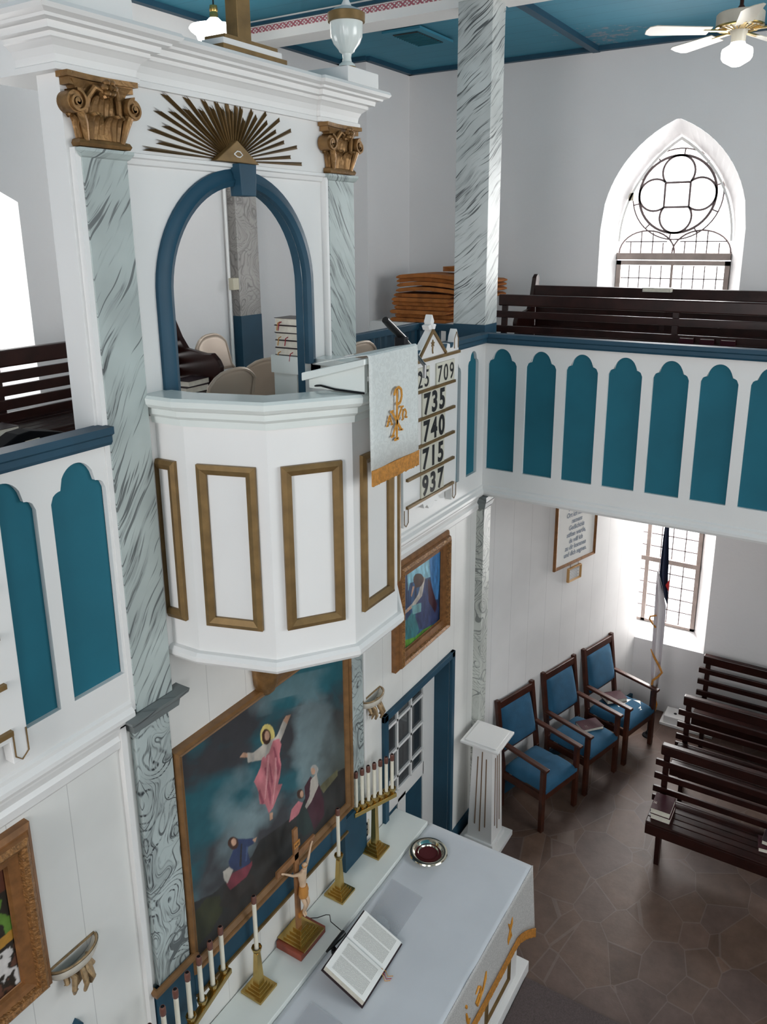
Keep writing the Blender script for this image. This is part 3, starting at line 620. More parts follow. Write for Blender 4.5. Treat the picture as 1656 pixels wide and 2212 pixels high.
MB().box(DX0+.04, 5.2, y0+.018, y0+.024, .98, 1.87).build('door_glass', DGLASS, dr)
MB().box(4.88, 5.2, y0+.012, y0+.022, .19, .87).box(DX0+.04, 4.77, y0+.012, y0+.022, .19, .87).build('door_panel', BLUE, dr)

# ================================================================ PULPIT WALL WITH THE ARCH
ps = thing('trim_13', None, None); ps['kind'] = 'structure'
ps.name = 'wall_pulpit'
AX, AR, ASP = 3.035, .487, 5.115
pf = MB(); arch = (AX-AR, AX+AR, lambda a: 3.875, lambda a: ASP+math.sqrt(max(0, AR*AR-(a-AX)**2)))
for y in (0, .05):
    holes_strip(pf, (lambda yy: lambda a, z: (a, yy, z))(y), 2.1, 4.01, 3.46, 6.0, [arch], .02)
ap = [(AX-AR, 3.875)]+[(AX-AR*cos(PI*k/32), ASP+AR*sin(PI*k/32)) for k in range(33)]+[(AX+AR, 3.875)]
loft(pf, [(a, 0, z) for a, z in ap], [(a, .05, z) for a, z in ap])
pf.add([(2.1, 0, 3.27), (2.1, .05, 3.27), (2.1, .05, 6), (2.1, 0, 6), (4.01, 0, 3.27), (4.01, .05, 3.27), (4.01, .05, 6), (4.01, 0, 6)], [(0, 1, 2, 3), (4, 5, 6, 7)])
pf.build('wall_front_panel', WHITE, ps)
ar = MB()   # blue arch moulding
prf = [(0, .0), (0, .03), (.025, .042), (.04, .03), (.055, .03), (.078, .018), (.078, 0)]
vs = []; rows = [(AX-AR, 4.68, -1, 0)]+[(None, PI*k/36, 0, 0) for k in range(37)]+[(AX+AR, 4.68, 1, 0)]
for r in rows:
    for o, d in prf:
        if r[0] is not None: vs.append((r[0]+r[2]*o, -d, r[1]))
        else: t = r[1]; vs.append((AX-(AR+o)*cos(t), -d, ASP+(AR+o)*sin(t)))
m = len(prf)
for i in range(len(rows)-1): ar.add([], []); 
ar.add(vs, [(i*m+k, i*m+k+1, (i+1)*m+k+1, (i+1)*m+k) for i in range(len(rows)-1) for k in range(m-1)])
ar2 = MB(); apo = [(a, z) for a, z in ap]
loft(ar2, [(AX+(a-AX)*.995, -.0, z) for a, z in apo], [(AX+(a-AX)*.995, .05, z) for a, z in apo], False); ar.add(ar2.v, ar2.f)
ar.build('arch_moulding', BLUE, ps, smooth=True)
MB().prism([(2.985, 5.555), (3.085, 5.555), (3.095, 5.70), (2.975, 5.70)], -.075, 0).build('keystone', BLUE, ps, bevel=.004)
bd = MB(); bd.sweep([(2.355, 0), (3.73, 0)], [(0, 5.655), (.012, 5.66), (.018, 5.68), (.03, 5.685), (.03, 5.70), (0, 5.705)])
bd.box(2.10, 2.125, -.03, .0, 3.27, 5.70).box(3.715, 3.735, -.035, 0, 4.62, 5.68).build('band_moulding', WHITE, ps)
# side return of the bay
MB().box(2.085, 2.1, -.0, .13, 3.27, 6.0).build('side_return', WHITE, ps)
# wall under the pulpit bay
# pilasters
def pilaster(name, x0, x1, z0, z1, m, lbl, y=-.035, cap=None):
    t = thing(name, lbl, 'pilaster'); MB().box(x0, x1, y, .0-.002, z0, z1).build('shaft', m, t, bevel=.003)
    if cap: cap(t)
    return seat(t, ((x0+x1)/2, 0, z0))
def necking(x0, x1, z, m):
    def f(t): MB().sweep([(x0, 0), (x0, -.035), (x1, -.035), (x1, 0)][::-1][::-1], [(0, z), (0, z-.035), (.008, z-.03), (.02, z-.012), (.02, z)]).build('necking_moulding', m, t)
    return f
def mouldcap(x0, x1, z, m):
    def f(t):
        MB().sweep([(x0, 0), (x0, -.04), (x1, -.04), (x1, 0)], [(0, z-.09), (.015, z-.085), (.02, z-.05), (.05, z-.02), (.055, z), (0, z)]).build('cap_moulding', m, t)
    return f
pilaster('upper_pilaster', 2.125, 2.345, 3.25, 5.70, MARB_L, 'tall marbled pilaster left of the pulpit under the larger capital', cap=necking(2.125, 2.345, 5.70, MARB_L))
pilaster('upper_pilaster', 3.74, 3.99, 4.68, 5.70, MARB_R, 'marbled pilaster right of the arch above the pulpit rim', cap=necking(3.74, 3.99, 5.70, MARB_R))
pilaster('lower_pilaster', 2.10, 2.31, 1.68, 3.24, MARB_S, 'swirl-marbled lower pilaster at the left of the altar painting', cap=mouldcap(2.10, 2.345, 3.255, MARB_D))
pilaster('lower_pilaster', 3.865, 4.005, 1.50, 3.24, MARB_S, 'swirl-marbled lower pilaster at the right of the altar painting')
# blue dado with gilt edge carrying the painting
dd = thing('altar_dado', 'blue dado ledge with a gilt edge running below the altar painting', 'dado')
MB().box(2.07, 2.32, -.045, -.002, 1.07, 1.66).build('blue_base', BLUE, dd); MB().box(3.74, 4.01, -.045, -.002, 1.07, 1.50).build('blue_base', BLUE, dd)
MB().sweep([(2.07, 0), (2.07, -.045), (2.32, -.045), (2.32, 0)], [(0, 1.66), (.02, 1.665), (.025, 1.69), (.01, 1.70), (0, 1.70)]).build('gilt_edge', PFRAME, dd)
MB().box(2.32, 3.76, -.05, -.002, 1.41, 1.55).build('blue_ledge', BLUE, dd, bevel=.01)
MB().box(2.32, 3.76, -.062, -.002, 1.40, 1.415).build('gilt_lip', GOLD, dd)
seat(dd, (3.04, 0, 1.0))

# ---- entablature over the bay, broken forward above both capitals
en = thing('wall_entablature', None, None); en['kind'] = 'structure'
pr = [(0, 5.962), (.018, 5.962), (.018, 5.984), (.008, 5.99), (.012, 6.015), (.024, 6.04), (.045, 6.058), (.052, 6.062), (.052, 6.078), (.08, 6.081), (.084, 6.104), (.112, 6.108), (.116, 6.118), (.14, 6.128), (.15, 6.142), (.142, 6.158), (-.03, 6.158), (-.03, 5.962)]
path = [(2.06, .2), (2.06, -.025), (2.42, -.025), (2.42, -.002), (3.69, -.002), (3.69, -.025), (4.035, -.025), (4.035, .2)]
MB().sweep(path, pr).build('cornice', WHITE, en)
MB().box(2.1, 4.02, .05, .5, 5.98, 6.15).build('entablature_core', WHITE, en)

# ---- capitals
def leaf(mb, o, out, sd, h, wd, curl=.05, th=.006):
    o = Vector(o); out = Vector(out); sd = Vector(sd); z = Vector((0, 0, 1))
    prof = [(0, 0, .72), (.006, .25, .85), (.012, .5, 1), (.022, .72, .98), (.045, .9, .85), (.07, 1.0, .7), (.092, .99, .5), (.1, .9, .3)]
    nv = 9; vs = []
    for side in (0, 1):
        for d, t, ww in prof:
            for j in range(nv):
                v = -1+2*j/(nv-1); rib = .0035*cos(v*PI*4)
                off = d*curl/.1 - .012*v*v + rib*(1 if side == 0 else 0) - side*th*1.5
                vs.append(o+z*(t*h-.008*v*v*(1 if t > .7 else 0))+out*off+sd*(v*ww*wd/2))
    m = len(prof)*nv; fs = []
    for i in range(len(prof)-1):
        for j in range(nv-1):
            a = i*nv+j; fs.append((a, a+1, a+nv+1, a+nv)); fs.append((m+a, m+a+nv, m+a+nv+1, m+a+1))
    edge = [j for j in range(nv)]+[i*nv+nv-1 for i in range(1, len(prof))]+[(len(prof)-1)*nv+j for j in range(nv-2, -1, -1)]+[i*nv for i in range(len(prof)-2, 0, -1)]
    for a, b in zip(edge, edge[1:]+edge[:1]): fs.append((a, a+m, b+m, b))
    mb.add(vs, fs)
def capital(x0, x1, z0, z1, lbl):
    t = thing('corinthian_capital', lbl, 'capital', group=None); W = x1-x0; m = (x0+x1)/2; H = z1-z0; yb = -.002; fy = -.035
    MB().sweep([(x0+.012, yb), (x0+.012, fy), (x1-.012, fy), (x1-.012, yb)], [(0, z0), (.012, z0), (.018, z0+.012), (.012, z0+.025), (0, z0+.03)]).build('base_ring', BRONZE, t)
    # flaring bell
    b = MB(); vs = []
    for f_, zz in ((.0, z0), (0, z0+.6*H), (.02, z0+.8*H), (.04, z0+.9*H)):
        vs += [(x0+.02-f_, yb, zz), (x0+.02-f_, fy-f_*.6, zz), (x1-.02+f_, fy-f_*.6, zz), (x1-.02+f_, yb, zz)]
    b.add(vs, [(i*4+k, i*4+(k+1) % 4, i*4+4+(k+1) % 4, i*4+4+k) for i in range(3) for k in range(4)]).build('bell', BRONZE, t)
    a = MB(); az = z1-.045
    for e0, e1, e2 in ((0.0, 0.0, .02), (.015, .02, .045)):
        pl = [(x0-.045+e0, yb), (x0-.045+e0, fy-.035+e0)]+[(m+(W/2+.03-e0)*s_, fy-.035+e0+.02*(1-s_*s_)) for s_ in (-.7, -.35, 0, .35, .7)]+[(x1+.045-e0, fy-.035+e0), (x1+.045-e0, yb)]
        a.prism(pl, z1-e2, z1-e1, 'xy')
    a.build('abacus', BRONZE, t)
    for sgn, cx in ((-1, x0-.015), (1, x1+.015)):      # corner volutes: spiral rolls
        v = MB(); cz_ = z1-.105; pts = []
        for k in range(40):
            th = PI/2-sgn*0+k*.27; rr = .047*(1-k/46)
            pts.append((cx-sgn*rr*cos(th)*-1, cz_+rr*sin(th)))
        n = len(pts); y0_, y1_ = fy-.045, -.005; wv = .009; vs = []
        for k, (px, pz) in enumerate(pts):
            dx_, dz_ = px-cx, pz-cz_; L_ = math.hypot(dx_, dz_) or 1; i_ = (px-dx_/L_*wv, pz-dz_/L_*wv)
            vs += [(px, y0_, pz), (px, y1_, pz), (i_[0], y1_, i_[1]), (i_[0], y0_-.0, i_[1])]
        v.add(vs, [(k*4+j, k*4+(j+1) % 4, k*4+4+(j+1) % 4, k*4+4+j) for k in range(n-1) for j in range(4)])
        cyl = [(cx+.04*cos(q*PI/12), cz_+.04*sin(q*PI/12)) for q in range(24)]; v.prism(cyl, y0_+.012, y1_)
        v.tube([(cx, y0_, cz_), (cx, y0_+.02, cz_)], .014, 12)
        # stalk running down to the bell
        v.tube([(cx-sgn*.02, y0_+.02, cz_-.03), (cx-sgn*.035, fy-.02, cz_-.07), (cx-sgn*.05, fy-.008, cz_-.13)], [.018, .015, .01], 8)
        v.build('volute', BRONZE, t, smooth=True)
    for sgn in (-1, 1):
        s_ = MB(); s_.tube([(m+sgn*W*.34, fy-.008, z0+.45*H), (m+sgn*W*.30, fy-.02, z0+.68*H), (m+sgn*W*.20, fy-.035, z0+.82*H), (m+sgn*W*.09, fy-.04, z0+.80*H), (m+sgn*W*.08, fy-.04, z0+.74*H), (m+sgn*W*.12, fy-.04, z0+.73*H)], [.012, .012, .012, .012, .01, .008], 8)
        s_.build('inner_scroll', BRONZE, t, smooth=True)
    lw = W*.46
    for cx in (m-W*.23, m+W*.23): l = MB(); leaf(l, (cx, fy-.004, z0+.025), (0, -1, 0), (1, 0, 0), H*.38, lw); l.build('acanthus_leaf', BRONZE, t, smooth=True)
    l = MB(); leaf(l, (m, fy-.002, z0+.05), (0, -1, 0), (1, 0, 0), H*.56, lw); l.build('acanthus_leaf', BRONZE, t, smooth=True)
    for sgn, cx in ((-1, x0+.015), (1, x1-.015)):
        for hh, zz in ((.36, .025), (.32, .26)):
            l = MB(); leaf(l, (cx, fy+.02, z0+zz*(H if zz > .1 else 1)), (sgn, -.15, 0), (0, 1, 0), H*hh, .055, .045); l.build('acanthus_leaf', BRONZE, t, smooth=True)
    ro = MB()
    for k in range(6):
        q = 2*PI*k/6; ro.lathe([(.001, -.012), (.012, -.008), (.016, 0), (.01, .009), (.001, .012)], (m+.022*cos(q), fy-.06, z1-.045+.022*sin(q)), 8)
    ro.lathe([(.001, -.012), (.012, 0), (.001, .012)], (m, fy-.068, z1-.045), 8); ro.build('rosette', BRONZE, t, smooth=True)
    return seat(t, (m, 0, z0))
capital(2.115, 2.355, 5.705, 5.962, 'larger bronze acanthus capital on the left pilaster of the pulpit wall')
capital(3.745, 3.985, 5.705, 5.962, 'bronze acanthus capital on the right pilaster beside the sunburst')

# ---- columns of the gallery corner
c1 = thing('gallery_column', 'tall square marbled column rising from the gallery corner to the ceiling', 'column')
MB().box(5.9, 6.13, -.01, .275, 4.67, 7.06).build('shaft', MARB_C, c1, bevel=.004)
MB().box(5.9, 6.13, -.01, .275, GF, 4.67).build('blue_base', BLUE, c1); seat(c1, (6.02, .13, GF))
c2_ = thing('lower_column', 'square marbled post at the wall corner behind the white pedestal', 'column')
MB().box(5.85, 5.99, -.07, .12, 0, 3.15).build('shaft', MARB_W, c2_, bevel=.003)
MB().sweep([(5.85, .1), (5.85, -.07), (5.99, -.07), (5.99, 0)], [(0, 3.12), (.012, 3.14), (.02, 3.18), (.03, 3.2), (.03, 3.24), (0, 3.24)]).build('cap_moulding', MARB_D, c2_); seat(c2_, (5.92, 0, 0))
c3_ = thing('engaged_post', 'marbled post with a blue foot standing against the back wall inside the arch', 'post')
MB().box(5.8, 6.10, 2.5, YB-.001, 4.64, 7.05).build('shaft', MARB_P, c3_); MB().box(5.8, 6.10, 2.495, YB-.001, GF, 4.64).build('blue_base', BLUE, c3_); seat(c3_, (5.95, 2.55, GF))
sb = MB().box(5.72, 5.8, 2.50, 2.56, 4.89, 5.0).build('switch_box', IVORY, None, bevel=.004); tag(sb, 'ivory switch box on the side of the post seen through the arch', 'switch')
pp = MB().tube([(5.74, 2.57, GF), (5.74, 2.57, 7.1)], .014, 8).build('conduit_pipe', WHITE); tag(pp, 'white conduit pipe running up the wall beside the marbled post', 'pipe')
# ================================================================ PULPIT
pu = thing('pulpit', 'white many-sided pulpit with gold framed panels projecting below the arch', 'pulpit')
PV = [(2.405, 0), (2.41, -.17), (2.53, -.54), (2.845, -.77)]; PV = PV+[(6.08-x, y) for x, y in PV[::-1]]
ZB, ZT = 3.463, 4.60
body = MB(); n = len(PV)
vin = []
PC = Vector((3.04, -.05))
def inset(v, d):   # shrink polygon by d
    return MB().sweep(PV, [(d, 0)], caps=False).v
inn = [(p[0], p[1]) for p in MB().sweep(PV, [(.10, 0), (.11, 0)]).v[::2]]
out_sign = 1
# decide which side is outward for sweep offsets
cx_, cy_ = inn[3]
OUT = 1 if math.hypot(cx_-3.04, cy_+.05) > math.hypot(PV[3][0]-3.04, PV[3][1]+.05) else -1
def ofs(d): return [(p[0], p[1]) for p in MB().sweep(PV, [(OUT*d, 0), (OUT*d+.01, 0)]).v[::2]]
body.add([(x, y, ZB) for x, y in PV]+[(x, y, ZT) for x, y in PV], [(i, i+1, i+1+n, i+n) for i in range(n-1)])
ii = ofs(-.09); ii[0] = (ii[0][0], .0); ii[-1] = (ii[-1][0], .0)
body.add([(x, y, GF) for x, y in ii]+[(x, y, ZT) for x, y in ii], [(i+1, i, i+n, i+1+n) for i in range(n-1)]+[tuple(range(n-1, -1, -1))])
body.add([(x, y, ZB-.0) for x, y in PV], [tuple(range(n))])
body.build('body', WHITE, pu)
fp_ = [(0, ZB-.045), (.02, ZB-.05), (.035, ZB-.03), (.035, ZB-.008), (.02, ZB+.008), (0, ZB+.012), (-.05, ZB+.012), (-.05, ZB-.045)]
MB().sweep(PV, [(OUT*a, b) for a, b in fp_]).build('base_moulding', WHITE, pu)
MB().add([(x, y, ZB-.035) for x, y in PV], [tuple(range(n))]).build('underside', WHITE, pu)
rp_ = [(-.01, 4.565), (.018, 4.57), (.022, 4.60), (.04, 4.615), (.042, 4.64), (.062, 4.65), (.075, 4.665), (.078, 4.69), (.065, 4.702), (-.085, 4.702), (-.085, 4.665), (-.01, 4.66)]
PR = [(2.405, -.0)]+PV[1:-1]+[(3.675, -.002)]
MB().sweep(PR, [(OUT*a, b) for a, b in rp_]).build('rim', GLOSSW, pu)
MB().box(3.575, 3.74, .0, .29, 4.60, 4.702).box(3.60, 3.72, 0.121, .29, GF, 4.6).build('rim_return', GLOSSW, pu)
MB().box(2.34, 2.50, .0, .125, 4.60, 4.702).build('rim_return', GLOSSW, pu)
gp = [(0, 0), (0, .018), (.02, .026), (.045, .014), (.045, 0)]
for i in range(n-1):
    a, b = Vector((*PV[i], 0)), Vector((*PV[i+1], 0)); 
    L_ = (b-a).length; d = (b-a).normalized(); nn = Vector((d.y, -d.x, 0))*OUT
    if L_ < .3:
        if i == 0: w0, w1 = -.12, L_-.055
        else: w0, w1 = .055, L_+.12
    else: w0, w1 = .055, L_-.055
    fr = MB().frame(w0, w1, 3.62, 4.40, gp); vs = []
    for (u_, y_, z_) in fr.v:
        uu = min(max(u_, .002 if i == 0 else -9), L_-.002 if i == n-2 else 9)
        p = a+d*uu+nn*(-y_+.001); vs.append((p.x, p.y, z_))
    g_ = MB().add(vs, fr.f); g_.build('gold_panel_frame', GOLD, pu)
# gold bowl finial under the pulpit
bo = MB().lathe([(.0, -.20), (.03, -.195), (.055, -.17), (.072, -.12), (.078, -.06), (.078, -.035), (.09, -.02), (.09, 0), (.05, .01), (.04, .36)], (3.02, -.03, 3.07), 28)
bo.build('pendant_bowl', BRONZE, pu, smooth=True); seat(pu, (3.04, -.1, GF))

# lectern on the pulpit rim
le = thing('lectern_board', 'sloping white book board on the front of the pulpit rim', 'lectern')
MB().prism([(-.87, 4.835), (-.87, 4.862), (-.53, 4.775), (-.53, 4.738)], 2.80, 3.26, 'yz').build('board', GLOSSW, le, bevel=.004)
[MB().prism([(-.85, 4.705), (-.85, 4.835), (-.55, 4.742), (-.55, 4.705)], q_, q_+.02, 'yz').build('side_wedge', GLOSSW, le) for q_ in (2.83, 3.21)]
MB().tube([(2.825, -.85, 4.708), (2.82, -.7, 4.712), (2.822, -.62, 4.722), (2.84, -.56, 4.712)], .005, 6).build('cable', BLACK, le)
seat(le, (3.03, -.65, 4.702))
an = thing('pulpit_cloth', 'white damask cloth with gold monogram and orange fringe hanging from the pulpit', 'cloth')
X0, X1 = 2.815, 3.235
cl = MB(); cols = 16; rows_ = [(-.60, 4.822), (-.75, 4.857), (-.872, 4.879), (-.882, 4.872), (-.885, 4.85), (-.886, 4.7), (-.888, 4.5), (-.89, 4.36)]
vs = [];
for y, z in rows_:
    for j in range(cols+1): u_ = j/cols; vs.append((X0+(X1-X0)*u_, y-.004*sin(u_*9)*(1 if z < 4.8 else 0), z))
cl.add(vs, [(i*(cols+1)+j, i*(cols+1)+j+1, (i+1)*(cols+1)+j+1, (i+1)*(cols+1)+j) for i in range(len(rows_)-1) for j in range(cols)])
o = cl.build('damask', DAMASK, an, smooth=True); so = o.modifiers.new('s', 'SOLIDIFY'); so.thickness = .004; so.offset = -1
fr = MB()
for k in range(70):
    x = X0+(X1-X0)*(k+.5)/70; fr.bar((x, -.893, 4.365), (x+rng.normal()*.001, -.893, 4.292+rng.normal()*.002), .0062, .006, (0, 1, 0))
fr.build('fringe', FRINGE, an)
mo = MB(); ty = -.899; mc = 3.018
def stroke(mb, pts, wd, y=ty, yd=.004):
    for a, b in zip(pts, pts[1:]):
        a = Vector((a[0], y, a[1])); b = Vector((b[0], y, b[1])); mb.bar(a, b, wd, yd, (0, 1, 0))
stroke(mo, [(mc, 4.468), (mc+.004, 4.70)], .011); stroke(mo, [(mc-.02, 4.468), (mc+.016, 4.468)], .012)
stroke(mo, [(mc-.022, 4.675), (mc-.008, 4.70), (mc+.018, 4.706), (mc+.04, 4.692), (mc+.045, 4.662), (mc+.032, 4.634), (mc+.008, 4.628)], .012)
stroke(mo, [(mc-.042, 4.602), (mc+.04, 4.504)], .012); stroke(mo, [(mc+.046, 4.61), (mc-.036, 4.49)], .009)
stroke(mo, [(mc-.055, 4.604), (mc-.03, 4.606)], .008); stroke(mo, [(mc+.028, 4.613), (mc+.06, 4.61)], .008); stroke(mo, [(mc+.022, 4.506), (mc+.055, 4.502)], .008); stroke(mo, [(mc-.05, 4.487), (mc-.02, 4.489)], .008)
stroke(mo, [(mc-.082, 4.545), (mc-.062, 4.59), (mc-.042, 4.545)], .008); stroke(mo, [(mc-.075, 4.562), (mc-.05, 4.562)], .006); stroke(mo, [(mc-.09, 4.545), (mc-.074, 4.545)], .006); stroke(mo, [(mc-.052, 4.545), (mc-.034, 4.545)], .006)
stroke(mo, [(mc+.045, 4.549), (mc+.058, 4.551), (mc+.05, 4.572), (mc+.06, 4.592), (mc+.075, 4.594), (mc+.086, 4.576), (mc+.078, 4.555), (mc+.094, 4.553)], .008)
mo.build('monogram', EMB, an); seat(an, (3.03, -.87, 4.36))
mi = thing('pulpit_microphone', 'black gooseneck microphone clipped to the pulpit cloth edge', 'microphone')
MB().tube([(3.245, -.7, 4.98), (3.30, -.70, 4.944), (3.42, -.7, 4.872)], [.017, .019, .017], 12).build('microphone_head', MICM, mi, smooth=True)
MB().tube([(3.42, -.7, 4.872), (3.47, -.7, 4.842), (3.50, -.7, 4.825)], [.013, .009, .007], 10).build('microphone_stem', GREYM, mi, smooth=True)
MB().box(3.36, 3.40, -.74, -.68, 4.80, 4.885).build('clip', BLACK, mi, bevel=.006)
MB().tube([(3.38, -.72, 4.81), (3.35, -.80, 4.82), (3.34, -.865, 4.76), (3.335, -.865, 4.70)], .010, 8).build('gooseneck', GREYM, mi, smooth=True)
MB().tube([(3.50, -.7, 4.825), (3.515, -.7, 4.79), (3.48, -.7, 4.74), (3.41, -.75, 4.72), (3.36, -.84, 4.70)], .004, 6).build('cable', BLACK, mi, smooth=True); seat(mi, (3.36, -.8, 4.70))

# books stacked on the right end of the rim
def book(name, lbl, loc, rz, w_, d_, h_, cover=BLACKB, grp=None, rib=None, pages_round=True):
    t = thing(name, lbl, 'book', loc, rz, grp)
    cv_ = MB(); cv_.box(-w_/2, w_/2, -d_/2, d_/2, 0, .003).box(-w_/2, w_/2, -d_/2, d_/2, h_-.003, h_).box(w_/2-.004, w_/2, -d_/2, d_/2, 0, h_)
    cv_.build('cover', cover, t, bevel=.001)
    MB().box(-w_/2+.005, w_/2-.003, -d_/2+.005, d_/2-.005, .003, h_-.003).build('pages', PAGES, t)
    if rib:
        for k, (m_, yy) in enumerate(rib):
            MB().tube([(-w_/2+.01, yy, h_*.5), (-w_/2-.012, yy+.005, h_*.3), (-w_/2-.014, yy+.012, -.03)], .003, 5).build('ribbon_marker', m_, t)
    return t
names = ['lowest', 'second from the bottom', 'middle', 'second from the top', 'topmost']
for k in range(5):
    book('hymnal', '%s dark hymnal of the stack of five on the pulpit rim' % names[k], (3.665+.004*((k*7) % 3), .16, 4.703+k*.043), .02*((k % 3)-1), .15, .22, .042, BLACKB,
         'hymnals stacked on the pulpit rim', rib=[(RIBR, -.02+.02*k), (RIBG, .07)] if k in (0, 2, 4) else None)

# ================================================================ things on the pulpit wall
sn = thing('sunburst_ornament', 'gold sunburst with a triangle and eye above the arch', 'ornament')
CXs, CZs = 3.008, 5.715
for (tx, tz) in RAYS:
    d = Vector((tx-CXs, tz-CZs)); L_ = d.length; d = d/L_; nn = Vector((-d.y, d.x)); w0, w1 = .002, .0095
    P3 = lambda l, s_, y: (CXs+d.x*l+nn.x*s_, y, CZs+d.y*l+nn.y*s_)
    L0 = .05; L2 = L_+.016; L1 = L_-.012
    vs = [P3(L0, w0, -.004), P3(L2, w1, -.004), P3(L1, 0, -.022), P3(L2, -w1, -.004), P3(L0, -w0, -.004), P3(L0, 0, -.014)]
    MB().add(vs, [(0, 1, 2, 5), (5, 2, 3, 4), (0, 5, 4), (1, 0, 4, 3, 2)]).build('ray', GOLD, sn)
MB().prism([(2.855, 5.706), (3.16, 5.706), (3.0075, 5.805)], -.04, -.004).build('triangle', GOLD, sn, bevel=.003)
ey = MB(); pts = [(3.008+.028*cos(t), -.043, 5.742+.016*sin(t)*(1 if True else 0)) for t in [2*PI*k/16 for k in range(17)]]
pts = [(3.008-.03, -.043, 5.742), (3.0, -.043, 5.756), (3.02, -.043, 5.754), (3.036, -.043, 5.741), (3.018, -.043, 5.730), (2.998, -.043, 5.731), (3.008-.03, -.043, 5.742)]
ey.tube(pts, .003, 5); ey.build('eye', WHITE, sn); seat(sn, (3.008, 0, 5.706))

cr = thing('standing_cross', 'gold painted cross on a stepped base on top of the cornice', 'cross')
MB().box(2.83, 3.27, -.145, -.01, 6.159, 6.178).build('gold_step', GOLD, cr); MB().box(2.86, 3.22, -.13, -.01, 6.204, 6.222).build('gold_step', GOLD, cr)
MB().box(2.84, 3.24, -.138, -.01, 6.178, 6.204).build('white_step', WHITE, cr)
MB().box(2.975, 3.065, -.105, -.035, 6.222, 6.98).box(2.80, 3.255, -.105, -.035, 6.70, 6.79).build('shaft', GOLD, cr, bevel=.003); seat(cr, (3.03, -.1, 6.159))
pl_ = MB().box(3.76, 4.06, -.165, .10, 6.159, 6.236).build('urn_block', WHITE, None, bevel=.003); tag(pl_, 'white square block under the urn on the cornice', 'block')
ur = thing('urn', 'white fluted urn with gold bands on the right end of the cornice', 'urn', (3.935, -.04, 6.237))
MB().lathe([(.001, 0), (.062, 0), (.064, .03)], n=32, sx=.76, sy=.76).build('foot_band', GOLD, ur, smooth=True)
MB().lathe([(.062, .03), (.058, .042), (.035, .055), (.03, .075), (.034, .095), (.055, .105), (.06, .115), (.09, .145), (.108, .18), (.116, .225), (.118, .25)], n=64, sx=.76, sy=.76, flute=22, fl=(.12, .22)).build('bowl', GLOSSW, ur, smooth=True)
MB().lathe([(.118, .25), (.132, .252), (.134, .295), (.12, .30), (.001, .305)], n=40, sx=.76, sy=.76).build('rim_band', GOLD, ur, smooth=True)
MB().lathe([(.12, .30), (.09, .315), (.04, .33), (.02, .36), (.03, .38), (.001, .41)], n=32, sx=.76, sy=.76).build('lid', WHITE, ur, smooth=True)
bl_ = MB().box(1.98, 2.34, -.14, .10, 6.159, 6.236).build('urn_block', WHITE, None, bevel=.003); tag(bl_, 'white square block at the left end of the cornice top', 'block')

# ================================================================ PAINTINGS
def fbm(U_, V_, seed, octs=5, base=2.5, ax=1.0):
    r = np.random.default_rng(seed); out = np.zeros_like(U_); amp = 1
    for o_ in range(octs):
        n_ = int(base*2**o_)+3; g_ = r.random((n_, n_)); x = U_*(n_-2)*ax % (n_-1.001); y = V_*(n_-2) % (n_-1.001)
        i = x.astype(int); j = y.astype(int); fx = x-i; fy = y-j; fx = fx*fx*(3-2*fx); fy = fy*fy*(3-2*fy)
        out += amp*((g_[i, j]*(1-fx)+g_[i+1, j]*fx)*(1-fy)+(g_[i, j+1]*(1-fx)+g_[i+1, j+1]*fx)*fy); amp *= .5
    return out/2
def inpoly(U_, V_, P_):
    c = np.zeros(U_.shape, bool); n_ = len(P_)
    for i in range(n_):
        (x0, y0), (x1, y1) = P_[i], P_[(i+1) % n_]
        if y0 == y1: continue
        k = ((y0 > V_) != (y1 > V_)) & (U_ < (x1-x0)*(V_-y0)/(y1-y0)+x0); c ^= k
    return c
def paint_canvas(name, x0, x1, z0, z1, y, nx, nz, bg, shapes, pal, parent, asp, seed=3):
    U_, V_ = np.meshgrid(np.linspace(0, 1, nx), np.linspace(0, 1, nz), indexing='ij')
    col = bg(U_, V_); w_ = fbm(U_, V_, seed+50, 5, 8)-.5
    shade = .35+1.3*fbm((U_*2.2+V_*.35) % 1, V_*.8, seed+9, 5, 9)
    for kind, c, P_ in shapes:
        if kind == 'p': k = inpoly(U_+w_*.014, V_+np.roll(w_, 17, 0)*.014, P_)
        else:
            (cx, cy_2), (ex, ey_2) = P_; ru, rv_ = abs(ex-cx), abs(ey_2-cy_2); k = ((U_-cx)/ru)**2+((V_-cy_2)/rv_)**2 < 1
        cc = np.array(pal[c]); col[k] = cc*shade[k][:, None]
    col = col*(.8+.4*fbm(U_, V_, seed+77, 5, 22))[..., None]
    col[1:-1, 1:-1] = (col[1:-1, 1:-1]*2+col[:-2, 1:-1]+col[2:, 1:-1]+col[1:-1, :-2]+col[1:-1, 2:])/6
    me = bpy.data.meshes.new(name)
    X_ = x0+(x1-x0)*U_; Z_ = z0+(z1-z0)*V_
    vs = np.stack([X_.ravel(), np.full(X_.size, y), Z_.ravel()], 1)
    idx = np.arange(nx*nz).reshape(nx, nz); fs = np.stack([idx[:-1, :-1].ravel(), idx[1:, :-1].ravel(), idx[1:, 1:].ravel(), idx[:-1, 1:].ravel()], 1)
    me.from_pydata(vs.tolist(), [], fs.tolist()); me.materials.append(PAINTING)
    at = me.color_attributes.new('paint', 'FLOAT_COLOR', 'POINT')
    c4 = np.concatenate([np.clip(col.reshape(-1, 3), 0, 1), np.ones((nx*nz, 1))], 1).astype(np.float32); at.data.foreach_set('color', c4.ravel())
    o = bpy.data.objects.new(name, me); C.objects.link(o); o.parent = parent; return o
